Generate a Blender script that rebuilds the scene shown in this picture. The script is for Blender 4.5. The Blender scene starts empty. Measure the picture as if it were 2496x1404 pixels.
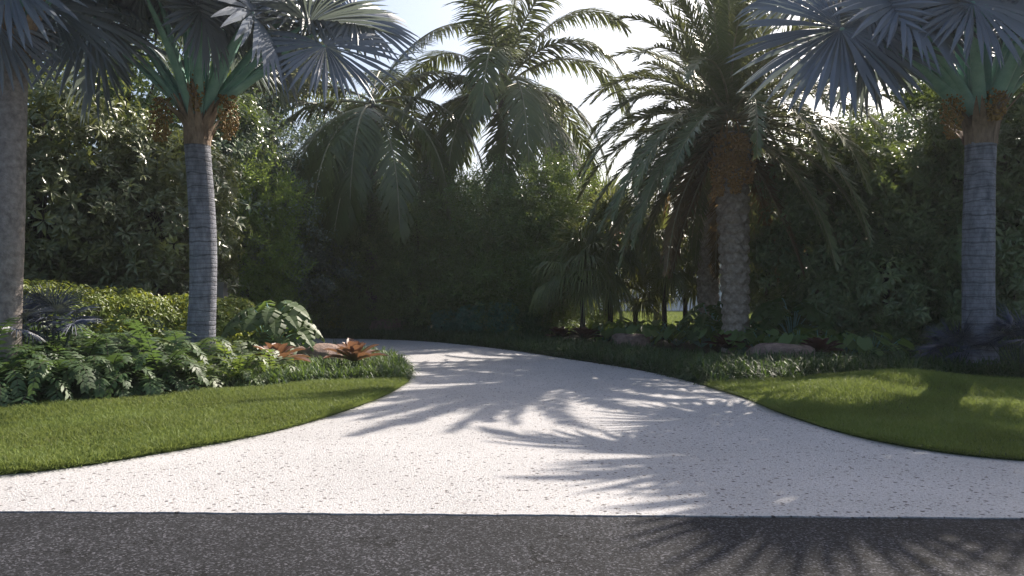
import bpy, math, random
import numpy as np
from mathutils import Vector, geometry

# ------------------------------------------------------------------ scene, camera, light
sc = bpy.context.scene
COL = sc.collection
PI = math.pi
R_ = math.radians
cam_d = bpy.data.cameras.new('camera'); cam = bpy.data.objects.new('camera', cam_d); COL.objects.link(cam)
cam.location = (0, 0, 1.6); cam.rotation_euler = (R_(90), 0, 0)
cam_d.sensor_width = 36; cam_d.lens = 27.4; cam_d.clip_end = 3000; cam_d.clip_start = 0.05
sc.camera = cam
SUN_AZ, SUN_EL = R_(37), R_(41)
sdir = Vector((math.sin(SUN_AZ)*math.cos(SUN_EL), math.cos(SUN_AZ)*math.cos(SUN_EL), math.sin(SUN_EL)))
sl = bpy.data.lights.new('sun', 'SUN'); sl.energy = 5.0; sl.angle = R_(0.5); sl.color = (1.0, 0.905, 0.79)
so = bpy.data.objects.new('sun', sl); COL.objects.link(so); so.rotation_euler = sdir.to_track_quat('Z', 'Y').to_euler()
so.location = (10, 10, 30)
W = bpy.data.worlds.new('World'); sc.world = W; W.use_nodes = True
nt = W.node_tree; bg = nt.nodes['Background']
sky = nt.nodes.new('ShaderNodeTexSky'); sky.sky_type = 'NISHITA'; sky.sun_disc = False
sky.sun_elevation = SUN_EL; sky.sun_rotation = SUN_AZ; sky.dust_density = 4.0; sky.air_density = 1.0; sky.ozone_density = 2.0
nt.links.new(sky.outputs[0], bg.inputs[0]); bg.inputs[1].default_value = 0.1
sc.view_settings.view_transform = 'Standard'; sc.view_settings.look = 'None'
sc.view_settings.exposure = 0.9; sc.view_settings.gamma = 1
sc.cycles.max_bounces = 8; sc.cycles.diffuse_bounces = 3; sc.cycles.glossy_bounces = 2
sc.cycles.transmission_bounces = 4; sc.cycles.transparent_max_bounces = 8
sc.cycles.use_denoising = True; sc.cycles.caustics_reflective = False; sc.cycles.caustics_refractive = False
sc.cycles.sample_clamp_indirect = 6

# ------------------------------------------------------------------ materials
def new_mat(name):
    m = bpy.data.materials.new(name); m.use_nodes = True
    t = m.node_tree; t.nodes.clear()
    out = t.nodes.new('ShaderNodeOutputMaterial')
    return m, t, out
def nd(t, typ, **kw):
    n = t.nodes.new(typ)
    for k, v in kw.items():
        if k.startswith('_'): setattr(n, k[1:], v)
        else:
            key = k.replace('__', ' ')
            n.inputs[key].default_value = v
    return n
def ramp(t, src, stops):
    r = t.nodes.new('ShaderNodeValToRGB'); e = r.color_ramp.elements
    while len(e) < len(stops): e.new(0.5)
    for q, (p, c) in zip(e, stops):
        q.position = p; q.color = (c[0], c[1], c[2], 1) if len(c) == 3 else c
    t.links.new(src, r.inputs[0]); return r
def g3(v): return (v, v, v)

def leaf_mat(name, c1, c2, c3=None, rough=0.42, spec=0.5, trans=0.3, tcol=None, rnd=True, along=None):
    """c1..c2 random per leaf (c3: a few odd ones); tcol: colour of light let through."""
    m, t, out = new_mat(name)
    L = t.links.new
    at = nd(t, 'ShaderNodeAttribute', _attribute_name='rnd')
    stops = [(0.0, c1), (0.8, c2)]
    stops.append((1.0, c3 if c3 else c2))
    cr = ramp(t, at.outputs['Fac'], stops)
    col = cr.outputs[0]
    tc = nd(t, 'ShaderNodeTexCoord')
    nz = nd(t, 'ShaderNodeTexNoise', Scale=0.9, Detail=2.0)
    L(tc.outputs['Object'], nz.inputs['Vector'])
    hs = nd(t, 'ShaderNodeHueSaturation')
    mr = nd(t, 'ShaderNodeMapRange'); mr.inputs[1].default_value = .3; mr.inputs[2].default_value = .7
    mr.inputs[3].default_value = .75; mr.inputs[4].default_value = 1.3
    L(nz.outputs[0], mr.inputs[0]); L(mr.outputs[0], hs.inputs['Value']); L(col, hs.inputs['Color'])
    col = hs.outputs[0]
    if along is not None:            # real colour change from leaf base to tip
        a2 = nd(t, 'ShaderNodeAttribute', _attribute_name='along')
        r2 = ramp(t, a2.outputs['Fac'], along)
        mx = nd(t, 'ShaderNodeMix', _data_type='RGBA', _blend_type='MIX'); mx.inputs[0].default_value = 0.85
        L(col, mx.inputs[6]); L(r2.outputs[0], mx.inputs[7]); col = mx.outputs[2]
    pb = nd(t, 'ShaderNodeBsdfPrincipled', Roughness=rough)
    pb.inputs['Specular IOR Level'].default_value = spec
    L(col, pb.inputs['Base Color'])
    tr = nd(t, 'ShaderNodeBsdfTranslucent')
    if tcol is None:
        tcol = tuple(min(1, c*k) for c, k in zip(c2, (2.2, 2.2, 0.9)))
        tr.inputs[0].default_value = (*tcol, 1)
    else: tr.inputs[0].default_value = (*tcol, 1)
    ms = nd(t, 'ShaderNodeMixShader'); ms.inputs[0].default_value = trans
    L(pb.outputs[0], ms.inputs[1]); L(tr.outputs[0], ms.inputs[2]); L(ms.outputs[0], out.inputs[0])
    return m

def solid_mat(name, c1, c2, scale=6, rough=0.8, spec=0.3, bump=0.4, bscale=30, dist=0.02, stretch=(1, 1, 1), rings=None, detail=6):
    m, t, out = new_mat(name); L = t.links.new
    tc = nd(t, 'ShaderNodeTexCoord'); mp = nd(t, 'ShaderNodeMapping'); mp.inputs['Scale'].default_value = stretch
    L(tc.outputs['Object'], mp.inputs[0])
    nz = nd(t, 'ShaderNodeTexNoise', Scale=scale, Detail=detail, Roughness=0.65); L(mp.outputs[0], nz.inputs['Vector'])
    cr = ramp(t, nz.outputs[0], [(0.3, c1), (0.7, c2)])
    col = cr.outputs[0]
    nb = nd(t, 'ShaderNodeTexNoise', Scale=bscale, Detail=8.0, Roughness=0.7); L(mp.outputs[0], nb.inputs['Vector'])
    h = nb.outputs[0]
    if rings:
        for sc2, ds2, dk, th2, fac in ((rings*3.1, 2.2, .62, .22, .6), (rings, 2.2, .4, .05, .8)):
            wv = nd(t, 'ShaderNodeTexWave', _wave_type='BANDS', _bands_direction='Z', Scale=sc2, Distortion=ds2, Detail=4.0)
            wv.inputs['Detail Scale'].default_value = 1.8
            L(tc.outputs['Object'], wv.inputs['Vector'])
            rr = ramp(t, wv.outputs[0], [(0.0, g3(dk)), (th2, g3(1)), (1.0, g3(1))])
            mx = nd(t, 'ShaderNodeMix', _data_type='RGBA', _blend_type='MULTIPLY'); mx.inputs[0].default_value = fac
            L(col, mx.inputs[6]); L(rr.outputs[0], mx.inputs[7]); col = mx.outputs[2]
            if sc2 != rings:
                ad = nd(t, 'ShaderNodeMath', _operation='MULTIPLY_ADD'); ad.inputs[1].default_value = .6; L(rr.outputs[0], ad.inputs[0]); L(h, ad.inputs[2]); h = ad.outputs[0]
    pb = nd(t, 'ShaderNodeBsdfPrincipled', Roughness=rough); pb.inputs['Specular IOR Level'].default_value = spec
    L(col, pb.inputs['Base Color'])
    bp = nd(t, 'ShaderNodeBump', Strength=bump, Distance=dist); L(h, bp.inputs['Height']); L(bp.outputs[0], pb.inputs['Normal'])
    L(pb.outputs[0], out.inputs[0])
    return m

def concrete_mat():
    m, t, out = new_mat('pale_exposed_aggregate'); L = t.links.new
    tc = nd(t, 'ShaderNodeTexCoord'); P = tc.outputs['Object']
    big = nd(t, 'ShaderNodeTexNoise', Scale=0.5, Detail=5.0, Roughness=.6); L(P, big.inputs['Vector'])
    base = ramp(t, big.outputs[0], [(0.25, (.405, .40, .405)), (0.7, (.51, .50, .505))])
    fine = nd(t, 'ShaderNodeTexNoise', Scale=55, Detail=4.0, Roughness=.7); L(P, fine.inputs['Vector'])
    fr = ramp(t, fine.outputs[0], [(0.3, g3(.45)), (0.5, g3(.98)), (0.72, g3(1.12))])
    m1 = nd(t, 'ShaderNodeMix', _data_type='RGBA', _blend_type='MULTIPLY'); m1.inputs[0].default_value = .9
    L(base.outputs[0], m1.inputs[6]); L(fr.outputs[0], m1.inputs[7])
    # dark stone chips
    nw = nd(t, 'ShaderNodeTexNoise', Scale=30, Detail=2.0); L(P, nw.inputs['Vector'])
    va = nd(t, 'ShaderNodeVectorMath', _operation='MULTIPLY_ADD'); va.inputs[1].default_value = g3(.03)
    L(nw.outputs['Color'], va.inputs[0]); L(P, va.inputs[2])
    col = m1.outputs[2]
    for sc_, thr, keep, dark in ((13, .26, .52, (.09, .08, .08)), (24, .29, .45, (.15, .135, .125)), (50, .30, .45, (.31, .25, .20))):
        vo = nd(t, 'ShaderNodeTexVoronoi', Scale=sc_, Randomness=1.0); L(va.outputs[0], vo.inputs['Vector'])
        d = ramp(t, vo.outputs['Distance'], [(thr*.55, g3(1)), (thr, g3(0))])
        k = nd(t, 'ShaderNodeSeparateColor'); L(vo.outputs['Color'], k.inputs[0])
        kk = nd(t, 'ShaderNodeMath', _operation='GREATER_THAN'); kk.inputs[1].default_value = keep; L(k.outputs[0], kk.inputs[0])
        mu = nd(t, 'ShaderNodeMath', _operation='MULTIPLY'); L(d.outputs[0], mu.inputs[0]); L(kk.outputs[0], mu.inputs[1])
        mm = nd(t, 'ShaderNodeMix', _data_type='RGBA'); L(mu.outputs[0], mm.inputs[0]); L(col, mm.inputs[6]); mm.inputs[7].default_value = (*dark, 1)
        col = mm.outputs[2]
    pb = nd(t, 'ShaderNodeBsdfPrincipled', Roughness=.85); pb.inputs['Specular IOR Level'].default_value = .25
    L(col, pb.inputs['Base Color'])
    bp = nd(t, 'ShaderNodeBump', Strength=.8, Distance=.02); L(fine.outputs[0], bp.inputs['Height']); L(bp.outputs[0], pb.inputs['Normal'])
    L(pb.outputs[0], out.inputs[0]); return m

def asphalt_mat():
    m, t, out = new_mat('worn_asphalt'); L = t.links.new
    tc = nd(t, 'ShaderNodeTexCoord'); P = tc.outputs['Object']
    big = nd(t, 'ShaderNodeTexNoise', Scale=1.1, Detail=6.0, Roughness=.6); L(P, big.inputs['Vector'])
    base = ramp(t, big.outputs[0], [(0.3, (.018, .019, .023)), (0.7, (.034, .0355, .042))])
    vo = nd(t, 'ShaderNodeTexVoronoi', Scale=85); L(P, vo.inputs['Vector'])
    k = nd(t, 'ShaderNodeSeparateColor'); L(vo.outputs['Color'], k.inputs[0])
    gr = ramp(t, k.outputs[0], [(0.0, g3(.25)), (.5, g3(.8)), (.8, g3(1.5)), (1.0, (5.0, 4.7, 4.6))])
    m1 = nd(t, 'ShaderNodeMix', _data_type='RGBA', _blend_type='MULTIPLY'); m1.inputs[0].default_value = 1
    L(base.outputs[0], m1.inputs[6]); L(gr.outputs[0], m1.inputs[7])
    nw = nd(t, 'ShaderNodeTexNoise', Scale=2.2, Detail=6.0, Roughness=.75); L(P, nw.inputs['Vector'])
    va = nd(t, 'ShaderNodeVectorMath', _operation='MULTIPLY_ADD'); va.inputs[1].default_value = g3(.55)
    L(nw.outputs['Color'], va.inputs[0]); L(P, va.inputs[2])
    ck = nd(t, 'ShaderNodeTexVoronoi', _feature='DISTANCE_TO_EDGE', Scale=1.7); L(va.outputs[0], ck.inputs['Vector'])
    cr = ramp(t, ck.outputs['Distance'], [(0.004, g3(1)), (.015, g3(0))])
    mk = nd(t, 'ShaderNodeTexNoise', Scale=1.7, Detail=3.0); L(P, mk.inputs['Vector'])
    mr = ramp(t, mk.outputs[0], [(.53, g3(0)), (.6, g3(1))])
    cm = nd(t, 'ShaderNodeMath', _operation='MULTIPLY'); L(cr.outputs[0], cm.inputs[0]); L(mr.outputs[0], cm.inputs[1])
    m2 = nd(t, 'ShaderNodeMix', _data_type='RGBA'); L(cm.outputs[0], m2.inputs[0]); L(m1.outputs[2], m2.inputs[6]); m2.inputs[7].default_value = (.008, .008, .008, 1)
    pb = nd(t, 'ShaderNodeBsdfPrincipled', Roughness=.85); pb.inputs['Specular IOR Level'].default_value = .22
    L(m2.outputs[2], pb.inputs['Base Color'])
    nf = nd(t, 'ShaderNodeTexNoise', Scale=75, Detail=5.0, Roughness=.75); L(P, nf.inputs['Vector'])
    hs = nd(t, 'ShaderNodeMath', _operation='MULTIPLY_ADD'); hs.inputs[1].default_value = -2.0; L(cm.outputs[0], hs.inputs[0]); L(nf.outputs[0], hs.inputs[2])
    bp = nd(t, 'ShaderNodeBump', Strength=1.0, Distance=.02); L(hs.outputs[0], bp.inputs['Height']); L(bp.outputs[0], pb.inputs['Normal'])
    L(pb.outputs[0], out.inputs[0]); return m

M = {}
M['concrete'] = concrete_mat(); M['asphalt'] = asphalt_mat()
M['soil'] = solid_mat('dark_mulch', (.012, .009, .007), (.04, .03, .022), 12, bump=1, bscale=40, dist=.05)
M['turf'] = solid_mat('turf_soil', (.02, .035, .008), (.045, .07, .018), 14, bump=.8, bscale=60)
M['grass'] = leaf_mat('grass_blade', (.095, .142, .034), (.178, .228, .06), (.31, .28, .13), rough=.6, spec=.2, trans=.35, tcol=(.23, .28, .07))
M['bismarck'] = leaf_mat('silver_blue_fan_leaf', (.155, .178, .215), (.225, .25, .295), rough=.45, spec=.5, trans=.16, tcol=(.30, .36, .28))
M['petiole'] = solid_mat('blue_green_petiole', (.19, .37, .30), (.33, .54, .45), 4, rough=.5, bump=.1, bscale=18)
M['sheath'] = solid_mat('fibrous_leaf_sheath', (.12, .08, .055), (.40, .30, .22), 8, bump=.9, bscale=22, stretch=(1, 1, .25))
M['btrunk'] = solid_mat('ringed_grey_bark', (.115, .12, .145), (.30, .31, .355), 9, rough=.8, bump=.9, bscale=22, dist=.03, stretch=(1, 1, .45), rings=1.3)
M['gtrunk'] = solid_mat('mottled_grey_bark', (.17, .145, .13), (.42, .37, .33), 11, rough=.85, bump=1, bscale=24, dist=.03)
M['dtrunk'] = solid_mat('date_palm_boots', (.22, .18, .15), (.54, .46, .38), 10, rough=.9, bump=.9, bscale=30, dist=.03)
M['ctrunk'] = solid_mat('coconut_bark', (.10, .085, .075), (.22, .19, .17), 8, rough=.85, bump=.8, bscale=20, stretch=(1, 1, 2), rings=3.0)
M['bark'] = solid_mat('dark_bark', (.035, .028, .022), (.09, .075, .06), 10, rough=.9, bump=1, bscale=22)
M['dullstem'] = solid_mat('dull_green_stem', (.05, .075, .06), (.08, .11, .085), 4, rough=.6, bump=.1)
M['fruit'] = solid_mat('brown_palm_fruit', (.16, .10, .03), (.45, .28, .09), 14, rough=.5, bump=.1)
M['dates'] = solid_mat('orange_dates', (.32, .17, .06), (.56, .35, .14), 14, rough=.5, bump=.1)
M['nut'] = solid_mat('green_coconut', (.14, .13, .04), (.25, .22, .07), 5, rough=.4, bump=.1)
M['coco'] = leaf_mat('coconut_leaflet', (0.064, 0.094, 0.025), (0.122, 0.151, 0.040), (0.229, 0.200, 0.072), rough=.3, spec=.6, trans=.27, tcol=(.19, .22, .07))
M['rachis'] = solid_mat('pale_rachis', (.20, .19, .10), (.34, .31, .19), 5, rough=.5, bump=.15)
M['date'] = leaf_mat('date_leaflet', (0.094, 0.131, 0.047), (0.186, 0.223, 0.084), (0.354, 0.298, 0.131), rough=.33, spec=.7, trans=.2, tcol=(.20, .21, .08))
M['date_old'] = leaf_mat('dry_date_leaflet', (.11, .075, .035), (.17, .12, .055), (.22, .17, .08), rough=.5, spec=.4, trans=.25, tcol=(.3, .2, .08))
M['livi'] = leaf_mat('fountain_fan_leaf', (0.094, 0.122, 0.037), (0.187, 0.216, 0.066), (0.337, 0.318, 0.131), rough=.33, spec=.7, trans=.3, tcol=(.24, .26, .06))
M['yucca'] = leaf_mat('grey_green_spear', (.07, .09, .07), (.12, .14, .11), rough=.5, trans=.2)
M['palefan'] = leaf_mat('pale_fan_leaf', (.15, .17, .12), (.22, .23, .15), rough=.4, trans=.4, tcol=(.40, .40, .20))
M['ficus'] = leaf_mat('glossy_broad_leaf', (0.092, 0.119, 0.051), (0.186, 0.211, 0.092), (0.321, 0.338, 0.169), rough=.33, spec=.7, trans=.25, tcol=(.22, .25, .06))
M['ficus_r'] = leaf_mat('deep_green_broad_leaf', (0.082, 0.132, 0.060), (0.169, 0.233, 0.098), (0.299, 0.354, 0.164), rough=.33, spec=.7, trans=.22, tcol=(.20, .26, .05))
M['lime'] = leaf_mat('lime_drooping_leaf', (.11, .16, .03), (.20, .26, .05), (.33, .36, .08), rough=.42, spec=.4, trans=.38, tcol=(.42, .46, .06))
M['fine'] = leaf_mat('fine_green_leaf', (0.082, 0.142, 0.041), (0.178, 0.274, 0.077), (0.328, 0.383, 0.124), rough=.33, spec=.7, trans=.3, tcol=(.22, .28, .05))
M['fine_lt'] = leaf_mat('light_fine_leaf', (0.098, 0.171, 0.041), (0.195, 0.293, 0.073), (0.293, 0.357, 0.114), rough=.45, spec=.4, trans=.35, tcol=(.3, .4, .08))
M['conifer'] = leaf_mat('dusky_blue_green_leaf', (0.060, 0.091, 0.072), (0.135, 0.179, 0.130), rough=.33, spec=.7, trans=.15)
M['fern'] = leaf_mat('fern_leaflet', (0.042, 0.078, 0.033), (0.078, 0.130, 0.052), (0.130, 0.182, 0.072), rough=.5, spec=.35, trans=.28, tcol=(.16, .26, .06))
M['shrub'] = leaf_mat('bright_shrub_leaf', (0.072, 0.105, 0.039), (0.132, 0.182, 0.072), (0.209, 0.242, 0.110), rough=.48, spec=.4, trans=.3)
M['mono'] = leaf_mat('monstera_leaf', (0.048, 0.080, 0.028), (0.080, 0.120, 0.044), rough=.5, spec=.35, trans=.3, tcol=(.24, .36, .07))
M['phil'] = leaf_mat('heart_leaf', (0.094, 0.156, 0.055), (0.172, 0.250, 0.094), (0.250, 0.296, 0.094), rough=.38, spec=.5, trans=.3)
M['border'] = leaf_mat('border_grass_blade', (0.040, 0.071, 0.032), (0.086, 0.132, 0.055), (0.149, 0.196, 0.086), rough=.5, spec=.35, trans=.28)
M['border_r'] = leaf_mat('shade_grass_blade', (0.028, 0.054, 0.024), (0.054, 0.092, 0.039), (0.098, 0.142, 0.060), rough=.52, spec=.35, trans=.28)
M['silver'] = leaf_mat('silver_blue_palmetto', (0.043, 0.056, 0.097), (0.071, 0.087, 0.138), rough=.45, spec=.5, trans=.12)
M['teal'] = leaf_mat('blue_green_leaf', (0.055, 0.137, 0.109), (0.100, 0.218, 0.164), rough=.4, spec=.5, trans=.25)
M['brom'] = leaf_mat('orange_bromeliad', (.17, .11, .08), (.24, .16, .115), rough=.45, spec=.5, trans=.25, tcol=(.32, .16, .08),
                     along=[(0, (.20, .22, .06)), (.35, (.27, .18, .07)), (.6, (.20, .11, .08)), (1, (.25, .145, .115))])
M['brom_dk'] = leaf_mat('maroon_bromeliad', (.09, .025, .025), (.16, .05, .04), rough=.36, spec=.5, trans=.2, tcol=(.15, .06, .04),
                        along=[(0, (.06, .07, .03)), (.4, (.085, .045, .03)), (1, (.095, .04, .035))])
M['rock'] = solid_mat('pinkish_boulder', (.16, .105, .085), (.36, .26, .22), 5, rough=.8, bump=.8, bscale=9, dist=.05)
M['stucco'] = solid_mat('white_stucco', (.70, .69, .67), (.78, .77, .75), 3, rough=.9, bump=.2, bscale=60)
M['rooftile'] = solid_mat('red_roof_tile', (.28, .10, .055), (.42, .17, .10), 2, rough=.8, bump=.5, bscale=12)
M['glass'] = solid_mat('dark_window_glass', (.05, .07, .10), (.07, .09, .13), 1, rough=.12, spec=.6, bump=0)
M['wood'] = solid_mat('white_frame_paint', (.72, .72, .72), (.8, .8, .8), 3, rough=.5, bump=.05)
M['post'] = solid_mat('grey_post_paint', (.22, .21, .20), (.28, .27, .26), 4, rough=.8, bump=.2)

# ------------------------------------------------------------------ mesh building
class MB:
    def __init__(s): s.v = []; s.f = []; s.r = []; s.m = []; s.a = []; s.n = 0
    def add(s, V, F, rnd=0.5, mat=0, along=None):
        V = np.asarray(V, float).reshape(-1, 3); F = np.asarray(F, int)
        s.v.append(V); s.f.append(F + s.n); s.n += len(V)
        s.r.append(np.full(len(F), rnd) if np.isscalar(rnd) else np.asarray(rnd, float))
        s.m.append(np.full(len(F), mat, int))
        s.a.append(np.zeros(len(V)) if along is None else np.asarray(along, float))
        return s
    def build(s, name, mats, parent=None, smooth=False):
        me = bpy.data.meshes.new(name)
        V = np.concatenate(s.v); me.vertices.add(len(V)); me.vertices.foreach_set('co', V.ravel().astype(np.float32))
        loops = np.concatenate([f.ravel() for f in s.f]).astype(np.int32)
        tot = np.concatenate([np.full(len(f), f.shape[1]) for f in s.f]).astype(np.int32)
        st = np.concatenate([[0], np.cumsum(tot)[:-1]]).astype(np.int32)
        me.loops.add(len(loops)); me.loops.foreach_set('vertex_index', loops)
        me.polygons.add(len(tot)); me.polygons.foreach_set('loop_start', st); me.polygons.foreach_set('loop_total', tot)
        if not isinstance(mats, (list, tuple)): mats = [mats]
        for m in mats: me.materials.append(M[m])
        me.polygons.foreach_set('material_index', np.concatenate(s.m).astype(np.int32))
        me.polygons.foreach_set('use_smooth', np.full(len(tot), smooth, dtype=bool))
        a = me.attributes.new('rnd', 'FLOAT', 'FACE'); a.data.foreach_set('value', np.concatenate(s.r).astype(np.float32))
        if any(x.any() for x in s.a):
            a = me.attributes.new('along', 'FLOAT', 'POINT'); a.data.foreach_set('value', np.concatenate(s.a).astype(np.float32))
        me.update(); me.validate()
        o = bpy.data.objects.new(name, me); COL.objects.link(o)
        if parent: o.parent = parent
        return o

def thing(name, label, cat, loc=(0, 0, 0), group=None, rz=0):
    o = bpy.data.objects.new(name, None); COL.objects.link(o); o.location = loc; o.rotation_euler = (0, 0, rz)
    o.empty_display_size = .2
    return tag(o, label, cat, group)
def tag(o, label, cat=None, group=None, kind=None):
    o['label'] = label
    if cat: o['category'] = cat
    if group: o['group'] = group
    if kind: o['kind'] = kind
    return o
def copy_tree(o, parent=None):
    c = o.copy(); COL.objects.link(c)
    if parent: c.parent = parent
    for ch in list(o.children): copy_tree(ch, c)
    return c
def nrm(v): return v/np.maximum(np.linalg.norm(v, axis=-1, keepdims=True), 1e-9)
Z3 = np.array([0, 0, 1.])

def tube(mb, pts, rad, ns=10, mat=0, cap=True, rnd=.5, flat=1.0):
    P = np.asarray(pts, float); n = len(P); rad = np.broadcast_to(rad, (n,))
    T = nrm(np.gradient(P, axis=0)); u = np.cross(T, [0.31, 0.2, 0.93] if abs(T[0][2]) < .9 else [1, 0, 0]); u = nrm(u); w = np.cross(T, u)
    a = np.arange(ns)*2*PI/ns
    V = P[:, None] + rad[:, None, None]*(np.cos(a)[None, :, None]*u[:, None] + flat*np.sin(a)[None, :, None]*w[:, None])
    i = np.arange(n-1)[:, None]*ns; j = np.arange(ns)[None]; k = (j+1) % ns
    F = np.stack([i+j, i+k, i+ns+k, i+ns+j], -1).reshape(-1, 4)
    base = mb.n
    mb.add(V.reshape(-1, 3), F, rnd, mat)
    if cap:
        mb.f.append((np.arange(ns)[None] + base + (n-1)*ns)); mb.r.append(np.array([rnd])); mb.m.append(np.array([mat]))

def feather(mb, rb, P0, az, el, L, droop, n, Ll, w, va=0.25, gd=1.0, a0=70, a1=25, rng=None, rr=.025, t0=.14, swirl=0.0, lmat=0):
    """A pinnate frond: rachis into rb, leaflets into mb."""
    K = 22; ds = L/(K-1); d = np.array([math.cos(el)*math.cos(az), math.cos(el)*math.sin(az), math.sin(el)]); p = np.array(P0, float)
    side0 = np.array([-math.sin(az), math.cos(az), 0.]); pts = [p.copy()]; D = [d.copy()]
    for i in range(K-1):
        t = i/(K-1); d = nrm(d + np.array([0, 0, -1.])*droop*ds*(0.35+1.3*t)/L*2 + side0*swirl*ds/L); p = p + d*ds; pts.append(p.copy()); D.append(d.copy())
    pts = np.array(pts); D = np.array(D)
    tube(rb, pts, np.linspace(rr, rr*.18, K), 5)
    t = np.linspace(t0, .995, n); ts = np.repeat(t, 2)*(K-1); sg = np.tile([1., -1.], n)
    ts = np.clip(ts + rng.uniform(-.25, .25, 2*n), 0, K-1.001); i0 = ts.astype(int); fr = (ts-i0)[:, None]
    B = pts[i0]*(1-fr)+pts[i0+1]*fr; T = nrm(D[i0]*(1-fr)+D[i0+1]*fr)
    S = np.cross(T, Z3); S = np.where(np.linalg.norm(S, axis=1, keepdims=True) < .05, -side0, nrm(S))
    S = nrm(.6*S + .4*(-side0)); S = nrm(S - T*(S*T).sum(1, keepdims=True)); U = np.cross(S, T)
    tt = ts/(K-1)
    al = np.radians(a0+(a1-a0)*tt**1.3 + rng.normal(0, 8, 2*n)); vv = va*rng.uniform(.4, 1.4, 2*n) * np.where(rng.random(2*n) < .2, -.4, 1)
    dr = T*np.cos(al)[:, None] + sg[:, None]*S*(np.sin(al)*np.cos(vv))[:, None] + U*(np.sin(al)*np.sin(vv))[:, None]
    ll = Ll*np.clip(np.sin(PI*(.12+.80*tt))**.7, .15, 1)*rng.uniform(.72, 1.15, 2*n)
    segs = [0, .35, .7, 1.0]; wid = [.55, 1, .7, .05]
    Wd = nrm(T - dr*(T*dr).sum(1, keepdims=True)); rows = []; q = B.copy(); dd = dr.copy(); prev = 0
    for s, ww in zip(segs, wid):
        if s > 0:
            dd = nrm(dd + np.array([0, 0, -1.])*gd*(s-prev)*(.3+s)); q = q + dd*(ll*(s-prev))[:, None]; prev = s
        rows += [q - Wd*(w*ww/2), q + Wd*(w*ww/2)]
    V = np.stack(rows, 1); N = 2*n
    f = np.array([[0, 1, 3, 2], [2, 3, 5, 4], [4, 5, 7, 6]])
    F = (np.arange(N)[:, None, None]*8 + f[None]).reshape(-1, 4)
    base = rng.uniform(.0, .35)
    mb.add(V.reshape(-1, 3), F, np.repeat(np.clip(base + rng.random(N)*.6, 0, 1), 3), lmat)

def fan(mb, H, a, n, R, nseg=44, span=300, join=.52, cup=.12, droop=.5, grav=.5, pleat=.5, rng=None, jit=.08, tipw=1.0, rnd=None):
    """A pleated fan leaf with hub H, middle direction a, upper side n."""
    H = np.asarray(H, float); a = nrm(np.asarray(a, float)); n = np.asarray(n, float); n = nrm(n - a*(a@n)); b = np.cross(n, a)
    th = np.radians(np.linspace(-span/2, span/2, nseg)); dth = math.radians(span/(nseg-1))
    Lr = R*(.72 + .28*np.cos(th*.5))*(1+rng.normal(0, jit*.6, nseg))
    T = np.array([.03, .2, .36, join, .66, .8, .92, 1.0]); K = len(T)
    d = np.cos(th)[:, None]*a + np.sin(th)[:, None]*b + rng.normal(0, jit*.3, (nseg, 3))
    d = nrm(d + n*cup); perp = -np.sin(th)[:, None]*a + np.cos(th)[:, None]*b
    q = np.tile(H, (nseg, 1)) + d*(Lr*T[0])[:, None]; pr = T[0]; C = [q.copy()]
    gj = grav*rng.uniform(.5, 1.5, nseg)
    for k in range(1, K):
        s = max(0., (T[k]-join)/(1-join))
        d = nrm(d - n[None]*(droop*(T[k]-pr)*1.2) + np.array([0, 0, -1.])[None]*((T[k]-pr)*(.25*grav + 3.0*gj*s))[:, None])
        q = q + d*(Lr*(T[k]-pr))[:, None]; pr = T[k]; C.append(q.copy())
    C = np.stack(C, 1)
    hwj = np.tan(dth/2)*1.02
    rj = Lr*join
    hw = np.where(T[None] <= join+1e-6, Lr[:, None]*T[None]*hwj, rj[:, None]*hwj*np.clip((1-T[None])/(1-join), 0.0, 1)**.75*tipw + .001)
    up = n[None, None]*(hw*pleat*1.6)[..., None]
    Lf = C - perp[:, None]*hw[..., None]; Rt = C + perp[:, None]*hw[..., None]; Mi = C + up
    V = np.stack([Lf, Mi, Rt], 2)                         # seg, ring, 3
    f = []
    for k in range(K-1):
        for c in range(2): f.append([k*3+c, k*3+c+1, k*3+3+c+1, k*3+3+c])
    f = np.array(f); F = (np.arange(nseg)[:, None, None]*K*3 + f[None]).reshape(-1, 4)
    r0 = rng.uniform(.1, .6) if rnd is None else rnd
    mb.add(V.reshape(-1, 3), F, np.repeat(np.clip(r0 + rng.normal(0, .12, nseg), 0, 1), len(f)))

def strap(mb, p0, p1, lift, w0, w1, th=.6, k=8, rnd=.5):
    p0 = np.asarray(p0, float); p1 = np.asarray(p1, float); t = np.linspace(0, 1, k)[:, None]
    P = p0*(1-t)+p1*t + Z3*lift*np.sin(PI*t*.5)*(1-t)*2
    tube(mb, P, np.linspace(w0, w1, k)/2, 7, flat=th, rnd=rnd)

def rot_frames(ax, rng, up=None):
    """random-roll frames whose local z is ax"""
    h = rng.normal(size=ax.shape); x = nrm(np.cross(h, ax)); y = np.cross(ax, x)
    return np.stack([x, y, ax], -1)                        # columns
def scatter(mb, pos, ax, tv, tf, scale, rng, rnd=None, trnd=0.25):
    N = len(pos); Fm = rot_frames(ax, rng)
    V = np.einsum('nij,vj->nvi', Fm, tv)*np.asarray(scale).reshape(-1, 1, 1) + pos[:, None]
    nv = len(tv); nf = len(tf)
    F = (np.arange(N)[:, None, None]*nv + tf[None]).reshape(-1, tf.shape[1])
    r = rng.random(N) if rnd is None else rnd
    rf = np.clip(np.repeat(r, nf) + rng.normal(0, trnd, N*nf//1)*.5, 0, 1)
    mb.add(V.reshape(-1, 3), F, rf)

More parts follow.
